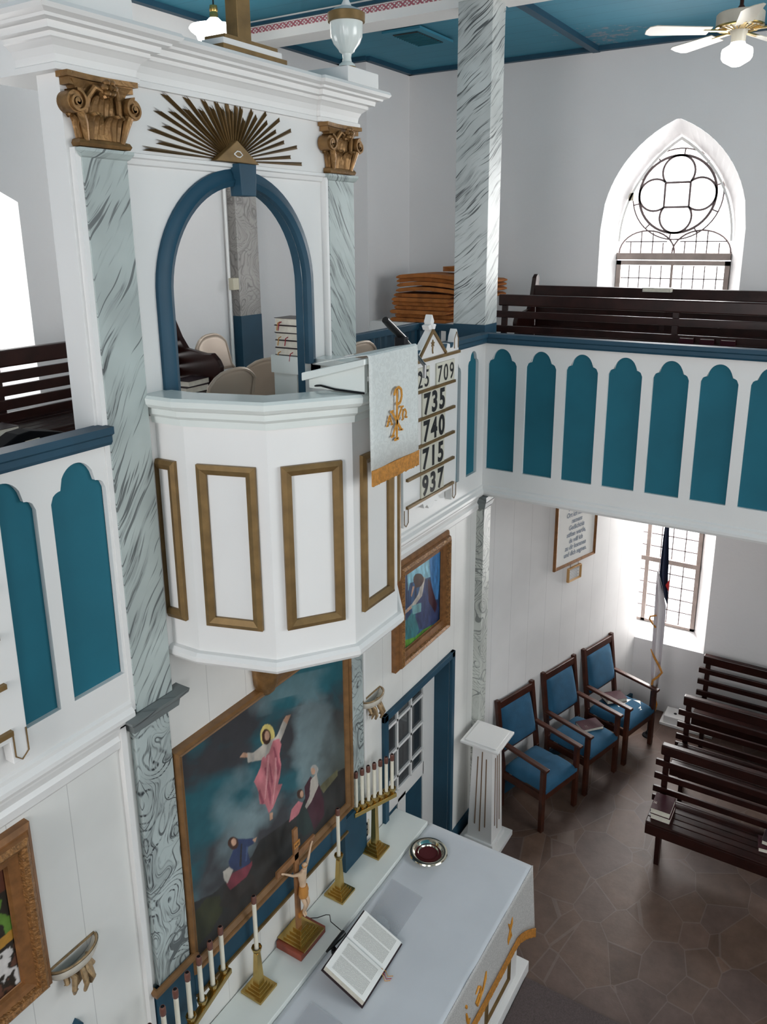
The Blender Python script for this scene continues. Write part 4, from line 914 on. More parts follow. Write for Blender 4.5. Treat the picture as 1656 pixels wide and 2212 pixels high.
PAL = dict(lpink=(.6, .27, .28), lblue=(.06, .09, .19), hill=(.022, .021, .02), gold=(.13, .12, .06), brush=(.03, .032, .012), halo=(.62, .5, .16), white=(.42, .38, .33), skin=(.46, .27, .18), pink=(.46, .15, .17), dpink=(.3, .07, .1),
           hair=(.05, .02, .012), dark=(.025, .02, .018), blue=(.025, .04, .1), red=(.17, .03, .045), green=(.015, .028, .026), maroon=(.05, .012, .022), grey=(.35, .34, .32),
           cyan=(.2, .45, .55), bluel=(.05, .19, .42), grass=(.09, .25, .03), rock=(.03, .15, .17), robe=(.03, .045, .12), teal=(.14, .3, .32))
def sky_bg(U_, V_):
    c = fbm(U_*.9+V_*.5, V_, 4, 6, 2.2); d = fbm(U_, V_+U_*.4, 12, 6, 3)
    teal = np.array([.018, .1, .125]); grey = np.array([.04, .04, .045]); lt = np.array([.2, .28, .3])
    k = np.clip((c-.46)*9, 0, 1)[..., None]; col = teal*(1-k)+grey*k
    hl = np.clip((d-.5)*5, 0, 1)*np.exp(-(((U_-.5)/.45)**2+((V_-.5)/.5)**2)); col = col*(1-hl[..., None])+lt*hl[..., None]
    tr_ = np.clip((U_-.6)*1.6, 0, 1)*np.clip((.75-V_)*2, 0, 1); col = col*(1-.5*tr_[..., None])+np.array([.16, .2, .15])*.5*tr_[..., None]
    return col
def garden_bg(U_, V_):
    s_ = fbm(U_*3, V_*.35, 21, 5, 6); k = np.clip((s_-.3)*1.8, 0, 1)[..., None]
    return np.array([.006, .015, .05])*(1-k)+np.array([.03, .12, .28])*k
def land_bg(U_, V_):
    s_ = fbm(U_, V_, 31, 6, 5); t_ = fbm(U_, V_, 32, 6, 9); col = np.zeros(U_.shape+(3,)); col[:] = (.02, .015, .01)
    g_ = (V_ > .42) & (s_ > .5); col[g_] = (.1, .2, .03); r_ = V_ > .8; col[r_] = (.1, .03, .015)
    o_ = (V_ < .42+.1*(U_-.5)) & (V_ > .34+.1*(U_-.5)); col[o_] = (.4, .2, .03)
    w_ = (V_ < .35) & (t_ > .52); col[w_] = (.55, .52, .5); b_ = (V_ < .35) & (t_ < .42); col[b_] = (.12, .05, .03)
    return col*(.6+.8*t_[..., None])
FP = [(0, 0), (0, .045), (.008, .06), (.02, .055), (.024, .045), (.035, .05), (.045, .04), (.055, .03), (.058, .02)]
ap_ = thing('altar_painting', 'large oak framed painting of a robed figure rising over a hillside', 'painting')
paint_canvas('canvas', 2.37, 3.79, 1.60, 2.86, -.022, 430, 380, sky_bg, ALTAR_ART, PAL, ap_, 1.1)
MB().frame(2.318, 3.845, 1.548, 2.915, FP).build('frame', PFRAME, ap_); seat(ap_, (3.08, 0, 1.55))
FC = [(0, 0), (0, .035), (.02, .05), (.028, .05), (.034, .07), (.055, .085), (.075, .075), (.082, .055), (.1, .05), (.125, .045), (.13, .03), (.135, .028)]
def ornate(lbl, x0, x1, z0, z1, bg, art, tag_, nx, nz, label2=None, th=.13):
    t = thing('framed_picture', lbl, 'picture')
    s_ = th/.135; fc = [(a*s_, b) for a, b in FC]
    MB().frame(x0, x1, z0, z1, fc[:5]+[(fc[4][0]+.0001, fc[4][1])]).build('outer_frame', FRAMEW, t)
    MB().frame(x0, x1, z0, z1, fc[4:8]).build('carved_moulding', CARVED, t)
    MB().frame(x0, x1, z0, z1, fc[7:]).build('inner_frame', FRAMEW, t)
    paint_canvas('canvas', x0+th-.01, x1-th+.01, z0+th-.01, z1-th+.01, -.022, nx, nz, bg, art, PAL, t, 1)
    return seat(t, ((x0+x1)/2, 0, z0))
ornate('gilt framed picture of a kneeling robed figure hanging above the door', 4.44, 5.27, 2.27, 3.12, garden_bg, GARDEN_ART, 'g', 220, 240)
ornate('gilt framed landscape picture cut off at the left edge', .62, 1.545, 2.25, 3.08, land_bg, [], 'l', 240, 220)

# holder shelves
def wall_shelf(x, z, lbl, s_=1.0):
    t = thing('wall_bracket', lbl, 'wall bracket')
    MB().lathe([(.13*s_, 0), (.128*s_, -.02*s_), (.11*s_, -.05*s_), (.06*s_, -.075*s_), (.0, -.08*s_)], (x, -.004, z), 24, sy=.62, a0=PI, a1=2*PI).lathe([(.112*s_, -.004), (.095*s_, -.04*s_), (.05*s_, -.062*s_), (.0, -.066*s_)], (x, -.004, z), 24, sy=.6, a0=PI, a1=2*PI).build('cup', DUSTW, t, smooth=True)
    rim = [(x+.12*s_*cos(PI+PI*k/20), -.004+.12*s_*.61*sin(PI+PI*k/20), z+.001) for k in range(21)]; rim.append(rim[0])
    MB().tube(rim, .006, 6).build('gilt_rim', ORGILT, t)
    ac = MB(); rr = np.random.default_rng(int(x*100))
    for k in range(9):
        a = PI+PI*(k+.5)/9; bx, by = x+.07*s_*cos(a), .0+.06*s_*sin(a)-.005
        if k % 2 and k != 5: continue
        L_ = .045+.045*sin(PI*(k+.5)/9)+.02*rr.random(); q_ = .035*(rr.random()-.5)
        ac.tube([(bx, by, z-.055*s_), (bx*.8+x*.2, by-.012, z-.075*s_), (bx+q_, by-.03, z-.06*s_-L_*.6), (bx*.8+x*.2+q_, by-.012, z-.06*s_-L_), (bx-q_, by-.02, z-.045*s_-L_)], [.01, .015, .012, .009, .002], 7)
        ac.lathe([(.0, -.009), (.009, 0), (.0, .009)], (bx*.7+x*.3, by-.012, z-.07*s_-L_*.5), 8)
    ac.tube([(x, -.02, z-.07*s_), (x, -.03, z-.14*s_), (x-.01, -.015, z-.19*s_)], [.02, .016, .003], 8)
    ac.build('leaf_scrolls', ORGILT, t, smooth=True); return seat(t, (x, 0, z-.19*s_))
wall_shelf(4.15, 2.245, 'small plaster wall bracket with gilt leaves beside the door')
wall_shelf(1.67, 2.285, 'plaster wall bracket with gilt leaves right of the landscape picture')
# blue shape at the lower left: top of a second doorway casing
bt = MB().prism([(1.50, 1.1), (1.66, 1.1), (1.665, 1.90), (1.645, 1.93), (1.59, 1.87), (1.5, 1.87)], -.03, 0).build('doorway_casing', BLUE); tag(bt, 'corner of a blue doorway casing at the bottom left edge', 'casing')

# ---- hymn boards
def hymn_board(dx, lbl, nums):
    t = thing('hymn_board', lbl, 'hymn board')
    x0, x1 = 4.50+dx, 5.235+dx; m_ = 4.868+dx; y0_, y1_ = -.085, -.03
    ol = [(x0-.03, 3.40), (x0+.04, 3.40), (x0+.045, 3.50), (m_-.12, 3.50), (m_-.10, 3.46), (m_-.06, 3.475), (m_-.03, 3.44), (m_+.03, 3.44), (m_+.06, 3.475), (m_+.10, 3.46), (m_+.12, 3.50), (x1-.04, 3.50), (x1-.035, 3.40), (x1+.035, 3.40),
          (x1+.045, 4.56), (x1+.035, 4.66), (x1+.01, 4.71), (x1-.02, 4.66), (x1-.035, 4.60), (x1-.05, 4.58), (x1-.09, 4.58), (x1-.095, 4.61), (x1-.13, 4.62), (x1-.15, 4.58), (m_+.21, 4.57), (m_, 4.745), (m_-.21, 4.57),
          (x0+.15, 4.58), (x0+.13, 4.62), (x0+.095, 4.61), (x0+.09, 4.58), (x0+.05, 4.58), (x0+.035, 4.60), (x0+.02, 4.66), (x0-.01, 4.71), (x0-.035, 4.66), (x0-.045, 4.56)]
    MB().prism(ol, y0_, y1_).build('board', WHITE, t, bevel=.003)
    for z in (4.545, 4.335, 4.14, 3.946, 3.745, 3.545):
        a, b = (x0+.0, x1+.04) if z > 4.5 else (x0+.0, x1-.03)
        MB().box(a, b, y0_-.02, y0_, z-.012, z+.008).build('number_ledge', GOLD, t)
    gb = MB(); gb.bar((m_-.20, y0_-.006, 4.555), (m_, y0_-.006, 4.735), .02, .012, (0, 1, 0)).bar((m_+.20, y0_-.006, 4.555), (m_, y0_-.006, 4.735), .02, .012, (0, 1, 0)); gb.build('gable_moulding', GOLD, t)
    st = []; 
    for k in range(10): a = PI/2+k*PI/5; r_ = .026 if k % 2 == 0 else .011; st.append((m_+r_*cos(a), 4.645+r_*sin(a)))
    MB().prism(st, y0_-.008, y0_).tube([(m_, y0_-.004, 4.625), (m_-.004, y0_-.004, 4.60), (m_+.002, y0_-.004, 4.575)], .005, 6).build('star', GOLD, t)
    fl_ = MB()
    for a, L_, w_ in ((PI/2, .10, .028), (PI/2+1.15, .065, .022), (PI/2-1.15, .065, .022)):
        d = (cos(a), sin(a)); nn = (-d[1], d[0]); b0 = (m_, 4.745)
        fl_.prism([(b0[0], b0[1]), (b0[0]+d[0]*L_*.5+nn[0]*w_, b0[1]+d[1]*L_*.5+nn[1]*w_), (b0[0]+d[0]*L_, b0[1]+d[1]*L_), (b0[0]+d[0]*L_*.5-nn[0]*w_, b0[1]+d[1]*L_*.5-nn[1]*w_)], y0_, y1_)
    fl_.build('finial_flower', WHITE, t, bevel=.004)
    for xx in (x0+.0, x1+.0): MB().tube([(xx-.025, y0_-.004, 3.53), (xx-.025, y0_-.004, 3.43), (xx, y0_-.004, 3.405), (xx+.03, y0_-.004, 3.43), (xx+.03, y0_-.004, 3.53)], .003, 5).build('gilt_outline', GOLD, t); MB().tube([(xx-.03, y0_-.004, 4.57), (xx-.03, y0_-.004, 4.64), (xx, y0_-.004, 4.69), (xx+.03, y0_-.004, 4.64), (xx+.03, y0_-.004, 4.57)], .003, 5).build('gilt_outline', GOLD, t)
    for row, (base, items) in enumerate(nums):
        for (xs, s_, wch, hh, bold) in items:
            cw = wch*len(s_); cd = MB().box(xs, xs+cw, y0_-.012, y0_-.002, base, base+hh+.028).build('number_card', CARD, t)
            for q, ch in enumerate(s_):
                text('digit', ch, hh*1.36, INK, cd, wallM(xs+wch*(q+.5), y0_-.014, base+.016), .0005, sx=.9 if bold else .85, bold=.007 if bold else .001)
    return seat(t, (m_, -.03, 3.40))
hymn_board(0, 'white hymn number board with gold ledges right of the pulpit',
    [(4.345, [(4.535, '725', .093, .125, 0), (4.915, '709', .093, .125, 0)]), (4.15, [(4.715, '735', .115, .15, 1)]), (3.955, [(4.71, '740', .115, .15, 1)]),
     (3.755, [(4.70, '715', .115, .15, 1)]), (3.555, [(4.70, '937', .115, .15, 1)])])
hymn_board(-3.71, 'second white hymn board at the left edge, only its lower corner showing', [])
# ================================================================ ALTAR
al = thing('altar', 'white panelled altar with gold mouldings below the painting', 'altar')
MB().box(1.66, 4.44, -1.06, -.28, .06, .99).build('body', WHITE, al, bevel=.004)
MB().box(1.55, 4.52, -1.10, -.02, .985, 1.025).build('table_top', WHITE, al, bevel=.004)
MB().box(1.52, 4.60, -1.10, -.20, 0, .10).build('plinth', WHITE, al, bevel=.006)
MB().box(1.62, 4.49, -.285, -.005, .0, 1.065).build('shelf', GLOSSW, al, bevel=.004)
for k in range(5):
    x1 = 4.30-k*.56; MB().frame(x1-.42, x1, .2, .88, [(0, 0), (0, .012), (.02, .018), (.035, .008), (.035, 0)], y=-1.06).build('gold_panel_frame', GOLD, al)
seat(al, (3.05, -.6, 0))
tc_ = thing('altar_cloth', 'white linen cloth lying over the altar table top', 'tablecloth')
nx, ny = 70, 26; vs = []
for i in range(nx+1):
    for j in range(ny+1):
        x = 1.53+(4.515-1.53)*i/nx; y = -.29-(1.118-.29)*j/ny
        z = 1.031+.0022*sin(x*9+y*4)*cos(y*11-x*3)+.0012*sin(x*23-y*17)
        vs.append((x, y, z))
fs = [(i*(ny+1)+j, (i+1)*(ny+1)+j, (i+1)*(ny+1)+j+1, i*(ny+1)+j+1) for i in range(nx) for j in range(ny)]
m0 = MB().add(vs, fs)
b0 = len(m0.v); drop = [(1.53+(4.515-1.53)*i/nx) for i in range(nx+1)]
o = m0.build('linen', LINEN, tc_, smooth=True); so = o.modifiers.new('s', 'SOLIDIFY'); so.thickness = .004; so.offset = 1
MB().box(4.512, 4.519, -1.115, -.29, .97, 1.032).build('side_hem', LINEN, tc_); seat(tc_, (3.03, -.7, 1.03))
fc_ = thing('altar_frontal', 'silver brocade altar frontal with orange fringe hanging over the front edge', 'cloth')
def fb(x):   # lower edge of the brocade
    t = (x-3.05)/1.47; return .66+(.0 if abs(t) < .8 else -.16*((abs(t)-.8)/.2)**1.4)
def fy_(x, z): return -1.122-.03*max(0, (1.02-z))-.02*max(0, (abs((x-3.05)/1.47)-.8)/.2)*(1.02-z)*2
cols = 90; rw = 8; vs = []
for i in range(cols+1):
    x = 1.53+2.99*i/cols
    for j in range(rw+1):
        z = 1.036-(1.036-fb(x))*j/rw; vs.append((x, fy_(x, z), z))
o = MB().add(vs, [(i*(rw+1)+j, (i+1)*(rw+1)+j, (i+1)*(rw+1)+j+1, i*(rw+1)+j+1) for i in range(cols) for j in range(rw)]).build('brocade', BROCADE, fc_, smooth=True)
so = o.modifiers.new('s', 'SOLIDIFY'); so.thickness = .004
fr = MB(); N_ = 330
for k in range(N_):
    x = 1.53+2.99*(k+.5)/N_; z = fb(x); y = fy_(x, z)-.006; fr.bar((x, y, z+.006), (x+rng.normal()*.001, y-.002, z-.062+rng.normal()*.003), .0088, .007, (0, 1, 0))
fr.build('fringe', FRINGE, fc_)
def fstroke(mb, pts, wds):
    q = []; 
    for (x, z) in pts: q.append((x, fy_(x, z)-.006, z))
    MB().tube(q, wds, 6).build(mb, EMB, fc_, smooth=True)
fstroke('embroidered_letter', [(4.065, .93), (4.085, .90), (4.10, .85), (4.11, .80), (4.085, .775)], [.002, .009, .005, .009, .002])
fstroke('embroidered_letter', [(4.135, .925), (4.125, .89), (4.10, .85), (4.07, .80), (4.065, .76)], [.002, .008, .005, .009, .002])
fstroke('embroidered_letter', [(3.56, .84), (3.60, .86), (3.63, .83), (3.62, .76), (3.58, .735), (3.565, .77), (3.61, .80)], [.004, .009, .008, .01, .009, .008, .006])
fstroke('embroidered_letter', [(3.62, .76), (3.66, .77), (3.70, .83), (3.715, .87)], [.009, .007, .009, .004])
fstroke('embroidered_letter', [(3.43, .82), (3.44, .77), (3.45, .73), (3.48, .74)], [.006, .011, .01, .003]); fstroke('embroidered_letter', [(3.425, .885), (3.43, .865)], [.009, .007])

seat(fc_, (3.03, -1.13, .62))
st = lambda *a: None
def stepped_base(mb, cx, cy, z, w0, steps, taper=.0):
    for k, (w_, h_) in enumerate(steps): mb.box(cx-w_/2, cx+w_/2, cy-w_/2, cy+w_/2, z, z+h_); z += h_
    return z
def oct_cup(mb, x, y, z, r=.03):
    mb.lathe([(.006, -.022), (.014, -.016), (r*.8, 0), (r, .012), (r*1.05, .026), (r*.93, .027), (r*.8, .006), (.001, .003)], (x, y, z), 8)
def taper_stem(mb, cx, cy, z0, z1, w0, w1):
    mb.add([(cx+sx*w_/2, cy+sy*w_/2, z) for z, w_ in ((z0, w0), (z1, w1)) for sx, sy in ((-1, -1), (1, -1), (1, 1), (-1, 1))], [(0, 3, 2, 1), (4, 5, 6, 7), (0, 1, 5, 4), (1, 2, 6, 5), (2, 3, 7, 6), (3, 0, 4, 7)])
def candle(loc, h, lbl, grp=None, r=.0125, lean=0):
    t = thing('candle', lbl, 'candle', loc, 0, grp)
    MB().lathe([(r*1.15, 0), (r*1.15, .015), (r, .02), (r, h-.045)], n=16).build('wax', WAX, t, smooth=True)
    MB().lathe([(r+.002, h-.05), (r+.003, h-.045), (r+.003, h-.012), (r, h-.004), (r*.8, h), (r*.72, h-.012), (.0, h-.014)], n=16).build('brown_follower', FOLL, t, smooth=True)
    MB().lathe([(.0, h-.002), (r*.86, h-.003)], n=12).build('wick_opening', BLACK, t)
    return t
for x, lb in ((3.58, 'brass candlestick between the crucifix and the right candelabrum'), (2.745, 'brass candlestick between the crucifix and the left candelabrum')):
    y = -.103; t = thing('candlestick', lb, 'candlestick')
    b = MB(); stepped_base(b, x, y, 1.066, 0, [(.152, .016), (.115, .012), (.092, .014), (.07, .016)]); b.build('stepped_base', BRASS, t, bevel=.0015)
    s_ = MB(); taper_stem(s_, x, y, 1.122, 1.34, .048, .03); s_.build('stem', BRASS, t, bevel=.002)
    c_ = MB(); oct_cup(c_, x, y, 1.352); c_.build('cup', BRASS, t); seat(t, (x, y, 1.066))
candle((3.58, -.103, 1.356), .385, 'tall single candle in the brass candlestick right of the crucifix')
candle((2.745, -.103, 1.356), .385, 'tall single candle in the brass candlestick left of the crucifix')
def candelabrum(cx, cy, dirv, sp, lb, n0, n1, order):
    t = thing('candelabrum', lb, 'candelabrum')
    b = MB(); stepped_base(b, cx, cy, 1.066, 0, [(.155, .014), (.12, .014), (.09, .02), (.065, .02)]); b.build('stepped_base', BRASS, t, bevel=.0015)
    s_ = MB(); taper_stem(s_, cx, cy, 1.134, 1.45, .045, .034); s_.build('stem', BRASS, t, bevel=.002)
    d = Vector((*dirv, 0)).normalized(); a = Vector((cx, cy, 1.458))
    MB().bar(a-d*sp*3.5, a+d*sp*3.5, .042, .032).build('bar', BRASS, t, bevel=.003)
    for k in range(n0, n1):
        p = a+d*sp*k; c_ = MB(); oct_cup(c_, p.x, p.y, 1.495, .027); c_.build('cup', BRASS, t)
        candle((p.x, p.y, 1.499), .30, '%s candle from the left in the %s' % (order[k-n0], lb.split(' with')[0]), 'candles in the '+lb.split(' with')[0])
    return seat(t, (cx, cy, 1.066))
O7 = ['first', 'second', 'third', 'fourth', 'fifth', 'sixth', 'last']
candelabrum(4.035, -.10, (4.112-3.824, -.193+.079), .0525, 'right brass candelabrum with seven candles beside the offering plate', -3, 4, O7)
candelabrum(2.16, -.175, (2.483-2.292, -.113+.145), .0985, 'left brass candelabrum with candles cut off at the bottom edge', -3, 4, O7)
# crucifix
cx_ = 3.145; yc = -.11
t = thing('crucifix', 'standing wooden crucifix with a carved figure on a stepped brass base', 'crucifix')
MB().box(3.02, 3.275, -.205, -.01, 1.066, 1.115).build('red_block', BRICK, t, bevel=.003)
b = MB(); stepped_base(b, cx_, yc, 1.115, 0, [(.21, .012)]); b.box(cx_-.09, cx_+.09, yc-.07, yc+.07, 1.127, 1.14).box(cx_-.075, cx_+.075, yc-.057, yc+.057, 1.14, 1.155).box(cx_-.058, cx_+.058, yc-.045, yc+.045, 1.155, 1.17).box(cx_-.04, cx_+.04, yc-.032, yc+.032, 1.17, 1.19); b.build('stepped_base', BRASS, t, bevel=.0015)
X = 3.125
MB().box(X-.02, X+.02, yc-.008, yc+.008, 1.19, 1.92).box(X-.185, X+.185, yc-.008, yc+.008, 1.70, 1.745).build('cross', CROSSW, t, bevel=.001)
MB().box(X-.024, X+.03, yc-.013, yc-.008, 1.79, 1.83).build('title_scroll', GILT, t)
text('title_letters', 'INRI', .024, INK, t.children[-1], wallM(X+.002, yc-.0135, 1.802), .0004)
def skin(name, m, pts, edges, parent, sub=2):
    me = bpy.data.meshes.new(name); me.from_pydata([p[:3] for p in pts], edges, []); me.materials.append(m)
    o = bpy.data.objects.new(name, me); C.objects.link(o); o.parent = parent
    md = o.modifiers.new('skin', 'SKIN'); md.use_smooth_shade = True
    for i, p in enumerate(pts):
        r_ = p[3] if len(p) == 4 else p[3:5]; me.skin_vertices[0].data[i].radius = (r_, r_) if isinstance(r_, float) else tuple(r_)
    me.skin_vertices[0].data[0].use_root = True
    s_ = o.modifiers.new('sub', 'SUBSURF'); s_.levels = sub; s_.render_levels = sub
    return o
y = yc-.03; B_ = X+.015
pts = [(B_, y, 1.475, .024), (B_+.002, y-.004, 1.53, .022), (B_, y-.004, 1.58, .029), (B_, y-.002, 1.615, .016), (B_+.004, y-.016, 1.63, .012),
       (B_-.032, y, 1.612, .013), (B_-.085, y, 1.645, .0085), (X-.135, y+.01, 1.705, .0055), (X-.158, y+.014, 1.722, .007),
       (B_+.032, y, 1.612, .013), (B_+.07, y, 1.655, .0085), (X+.125, y+.01, 1.712, .0055), (X+.148, y+.014, 1.73, .007),
       (B_-.014, y-.004, 1.44, .018), (B_-.012, y-.03, 1.39, .013), (B_-.006, y-.004, 1.31, .0075), (B_-.004, y-.018, 1.283, .006),
       (B_+.014, y-.004, 1.44, .018), (B_+.014, y-.034, 1.395, .013), (B_+.008, y-.006, 1.315, .0075), (B_+.006, y-.02, 1.287, .006)]
ed = [(0, 1), (1, 2), (2, 3), (3, 4), (2, 5), (5, 6), (6, 7), (7, 8), (2, 9), (9, 10), (10, 11), (11, 12), (0, 13), (13, 14), (14, 15), (15, 16), (0, 17), (17, 18), (18, 19), (19, 20)]
fgr = skin('carved_figure', CORPUS, pts, ed, t)
MB().lathe([(.0, -.024), (.012, -.018), (.017, 0), (.016, .014), (.0, .024)], (B_+.006, y-.02, 1.655), 14).build('head', CORPUS, fgr, smooth=True)
cw_ = MB(); cw_.tube([(B_+.006+.0175*cos(a), y-.02+.0175*sin(a), 1.663+.003*sin(a*3)) for a in [2*PI*k/16 for k in range(17)]], .003, 5); cw_.build('crown', GILT, fgr)
MB().lathe([(.029, 1.43), (.034, 1.445), (.031, 1.47), (.028, 1.50), (.026, 1.51)], (B_, y-.006, 0), 16, sy=.9).tube([(B_+.026, y-.01, 1.50), (B_+.036, y-.01, 1.46), (B_+.03, y-.012, 1.42)], [.008, .009, .004], 6).build('loin_cloth', GILT, fgr, smooth=True)
MB().box(B_-.022, B_+.026, yc-.02, yc-.008, 1.27, 1.30).build('foot_rest', GILT, t); seat(t, (cx_, yc, 1.066))

pl = thing('offering_plate', 'shining silver offering plate with a dark red centre on the altar cloth', 'plate', (4.215, -.44, 1.037))
MB().lathe([(.06, 0), (.085, .002), (.1, .022), (.108, .03), (.125, .033), (.136, .028), (.14, .033), (.135, .04), (.115, .041), (.104, .037), (.092, .02), (.078, .009)], n=48).build('plate_rim', SILVER, pl, smooth=True)
MB().lathe([(.0, .004), (.088, .006), (.094, .022)], n=40).build('red_felt', mat('dark_red_felt', (.07, .003, .006), 1), pl, smooth=True)
MB().lathe([(.062, .004), (.07, .03), (.074, .033), (.072, .027), (.066, .012), (.064, .006)], n=40).build('inner_ring', SILVER, pl, smooth=True)
def quadslab(mb, P_, z0, z1): return mb.prism(P_, z0, z1, 'xy')
ac_ = quadslab(MB(), [(3.893, -.33), (3.861, -.59), (3.51, -.598), (3.56, -.36)], 1.0375, 1.0415).build('acrylic_sheet', ACRYL); tag(ac_, 'clear plastic sheet lying on the altar cloth behind the open book', 'sheet')
ac_ = quadslab(MB(), [(2.86, -.40), (2.84, -.66), (2.45, -.67), (2.49, -.41)], 1.0375, 1.0415).build('acrylic_sheet', ACRYL); tag(ac_, 'clear plastic sheet on the altar cloth at the bottom of the picture', 'sheet')
# open book on a small stand
ob = thing('open_book', 'large open book with printed pages on the altar beside the microphone', 'book', (3.217, -.664, 1.052))
ob.rotation_euler = (R(24), 0, R(2.4))
W_, H_ = .235, .29      # page width (along x), height (along y)
def leafblock(sg, tz):
    vs = []; nn = 8
    for k in range(nn+1):
        u_ = k/nn; x = sg*W_*u_; zt = .012+tz*(1-(u_**3)*.3)*(.55+.45*min(1, u_*5))+.012*sin(u_*PI)*.4
        for yy in (-H_/2, H_/2): vs += [(x, yy, zt)]
    for k in range(nn+1):
        u_ = k/nn; x = sg*W_*u_
        for yy in (-H_/2, H_/2): vs += [(x, yy, .006)]
    m = (nn+1)*2; f1 = [(2*k, 2*k+2, 2*k+3, 2*k+1) for k in range(nn)]; f2 = [(m+2*k, m+2*k+1, m+2*k+3, m+2*k+2) for k in range(nn)]
    f3 = [(2*k, m+2*k, m+2*k+2, 2*k+2) for k in range(nn)]+[(2*k+1, 2*k+3, m+2*k+3, m+2*k+1) for k in range(nn)]+[(2*nn, 2*nn+1, m+2*nn+1, m+2*nn)]
    return vs, f1, f2+f3
for sg, tz, nm in ((-1, .045, 'left_pages'), (1, .022, 'right_pages')):
    vs, ft, fo = leafblock(sg, tz)
    MB().add(vs, fo).build(nm, PAGES, ob); pg = MB().add([(a, b, c+.0006) for a, b, c in vs], ft).build(nm[:-1], WPAPER, ob, smooth=True)
    # block of type: a thin inset sheet over each page, two columns
    for c_ in (0, 1):
        x0_ = .03+c_*.1; x1_ = x0_+.088; q = MB(); nn = 6; vv = []
        for k in range(nn+1):
            u_ = (x0_+(x1_-x0_)*k/nn)/W_; zt = .012+tz*(1-(u_**3)*.3)*(.55+.45*min(1, u_*5))+.012*sin(u_*PI)*.4+.0018
            for yy in (-H_/2+.03+(.12 if sg == -1 and c_ == 1 else 0)*0, H_/2-.035): vv.append((sg*u_*W_, yy, zt))
        q.add(vv, [(2*k, 2*k+2, 2*k+3, 2*k+1) for k in range(nn)]); q.build('type_column', TYPE, ob)
MB().box(-W_-.012, W_+.012, -H_/2-.01, H_/2+.01, 0, .006).build('cover', BLACKB, ob, bevel=.002)
for k, (m_, dx_) in enumerate(((RIBG, .02), (RIBR, .0), (RIBG, -.015))):
    MB().tube([(dx_*.3, -H_/2+.02, .03), (dx_, -H_/2-.012, .018), (dx_-.015, -H_/2-.035, .016), (dx_+.005, -H_/2-.06, .024)], .0025, 5).build('ribbon_marker', m_, ob)
for c_ in ob.children: c_.data.transform(Matrix.Translation((0, H_/2, 0)))
bs = thing('book_stand', 'dark sloping stand holding up the large open book', 'stand')
MB().prism([(-.655, 1.038), (-.655, 1.046), (-.41, 1.152), (-.41, 1.038)], 3.05, 3.38, 'yz').build('wedge', BLACK, bs); seat(bs, (3.2, -.53, 1.038))
ms = thing('table_microphone', 'small black desk microphone on a stand beside the open book', 'microphone')
MB().tube([(3.09, -.50, 1.042), (3.10, -.43, 1.044), (3.145, -.36, 1.05), (3.20, -.345, 1.044)], [.006, .009, .011, .006], 8).build('base', BLACK, ms, smooth=True)
MB().tube([(3.15, -.36, 1.05), (3.15, -.36, 1.12), (3.145, -.36, 1.17)], [.012, .009, .011], 10).lathe([(.016, 1.10), (.018, 1.115), (.016, 1.135)], (3.15, -.36, 0), 12).build('stem', BLACK, ms, smooth=True)
MB().tube([(3.085, -.35, 1.165), (3.12, -.358, 1.172), (3.155, -.365, 1.18), (3.225, -.378, 1.195), (3.235, -.38, 1.197)], [.006, .011, .015, .018, .016], 12).build('microphone_head', MICM, ms, smooth=True)
MB().tube([(3.232, -.375, 1.195), (3.26, -.26, 1.19), (3.33, -.2, 1.15), (3.37, -.14, 1.085), (3.33, -.1, 1.075), (3.29, -.04, 1.072)], .0028, 6).build('cable', BLACK, ms, smooth=True); seat(ms, (3.15, -.36, 1.037))
oc = thing('wall_outlet', 'ivory wall outlet low on the wall beside the right candelabrum', 'outlet')
MB().box(4.02, 4.10, -.012, 0, 1.12, 1.245).build('plate', IVORY, oc, bevel=.003)
MB().box(4.045, 4.075, -.014, -.0115, 1.19, 1.22).box(4.045, 4.075, -.014, -.0115, 1.145, 1.175).build('socket', mat('socket_grey', (.12, .11, .1), .5), oc); seat(oc, (4.06, 0, 1.12))
rg = MB().box(1.2, 4.53, -2.6, -1.105, 0, .022).build('carpet_runner', CARPET, None, bevel=.006); tag(rg, 'brown carpet on the floor in front of the altar', 'carpet')
# pedestal
pd = thing('pedestal', 'white tapering pedestal with gold grooves beside the first blue chair', 'pedestal')
px, py = 5.665, -.245
MB().box(px-.195, px+.195, py-.195, py+.195, 0, .05).build('foot', WHITE, pd, bevel=.004)
s_ = MB(); taper_stem(s_, px, py, .05, 1.065, .24, .19); s_.box(px-.14, px+.14, py-.14, py+.14, .05, .09); s_.build('shaft', WHITE, pd, bevel=.003)
MB().box(px-.18, px+.18, py-.18, py+.18, 1.07, 1.092).box(px-.15, px+.15, py-.15, py+.15, 1.092, 1.10).build('top', WHITE, pd, bevel=.004)
for f_ in range(2):
    for k, (z0_, z1_) in enumerate(((.24, .93), (.18, .99), (.24, .93))):
        off = (-.045, 0, .045)[k]
        def w_at(z): return (.12-(.12-.095)*(z-.05)/1.015)+.001
        if f_ == 0: a = (px-w_at(z0_), py+off*1.1, z0_); b = (px-w_at(z1_), py+off*.9, z1_)
        else: a = (px+off*1.1, py-w_at(z0_), z0_); b = (px+off*.9, py-w_at(z1_), z1_)
        MB().bar(a, b, .009, .006, (1, 0, 0) if f_ == 0 else (0, 1, 0)).build('gold_groove', GROOVE, pd)
seat(pd, (px, py, 0))

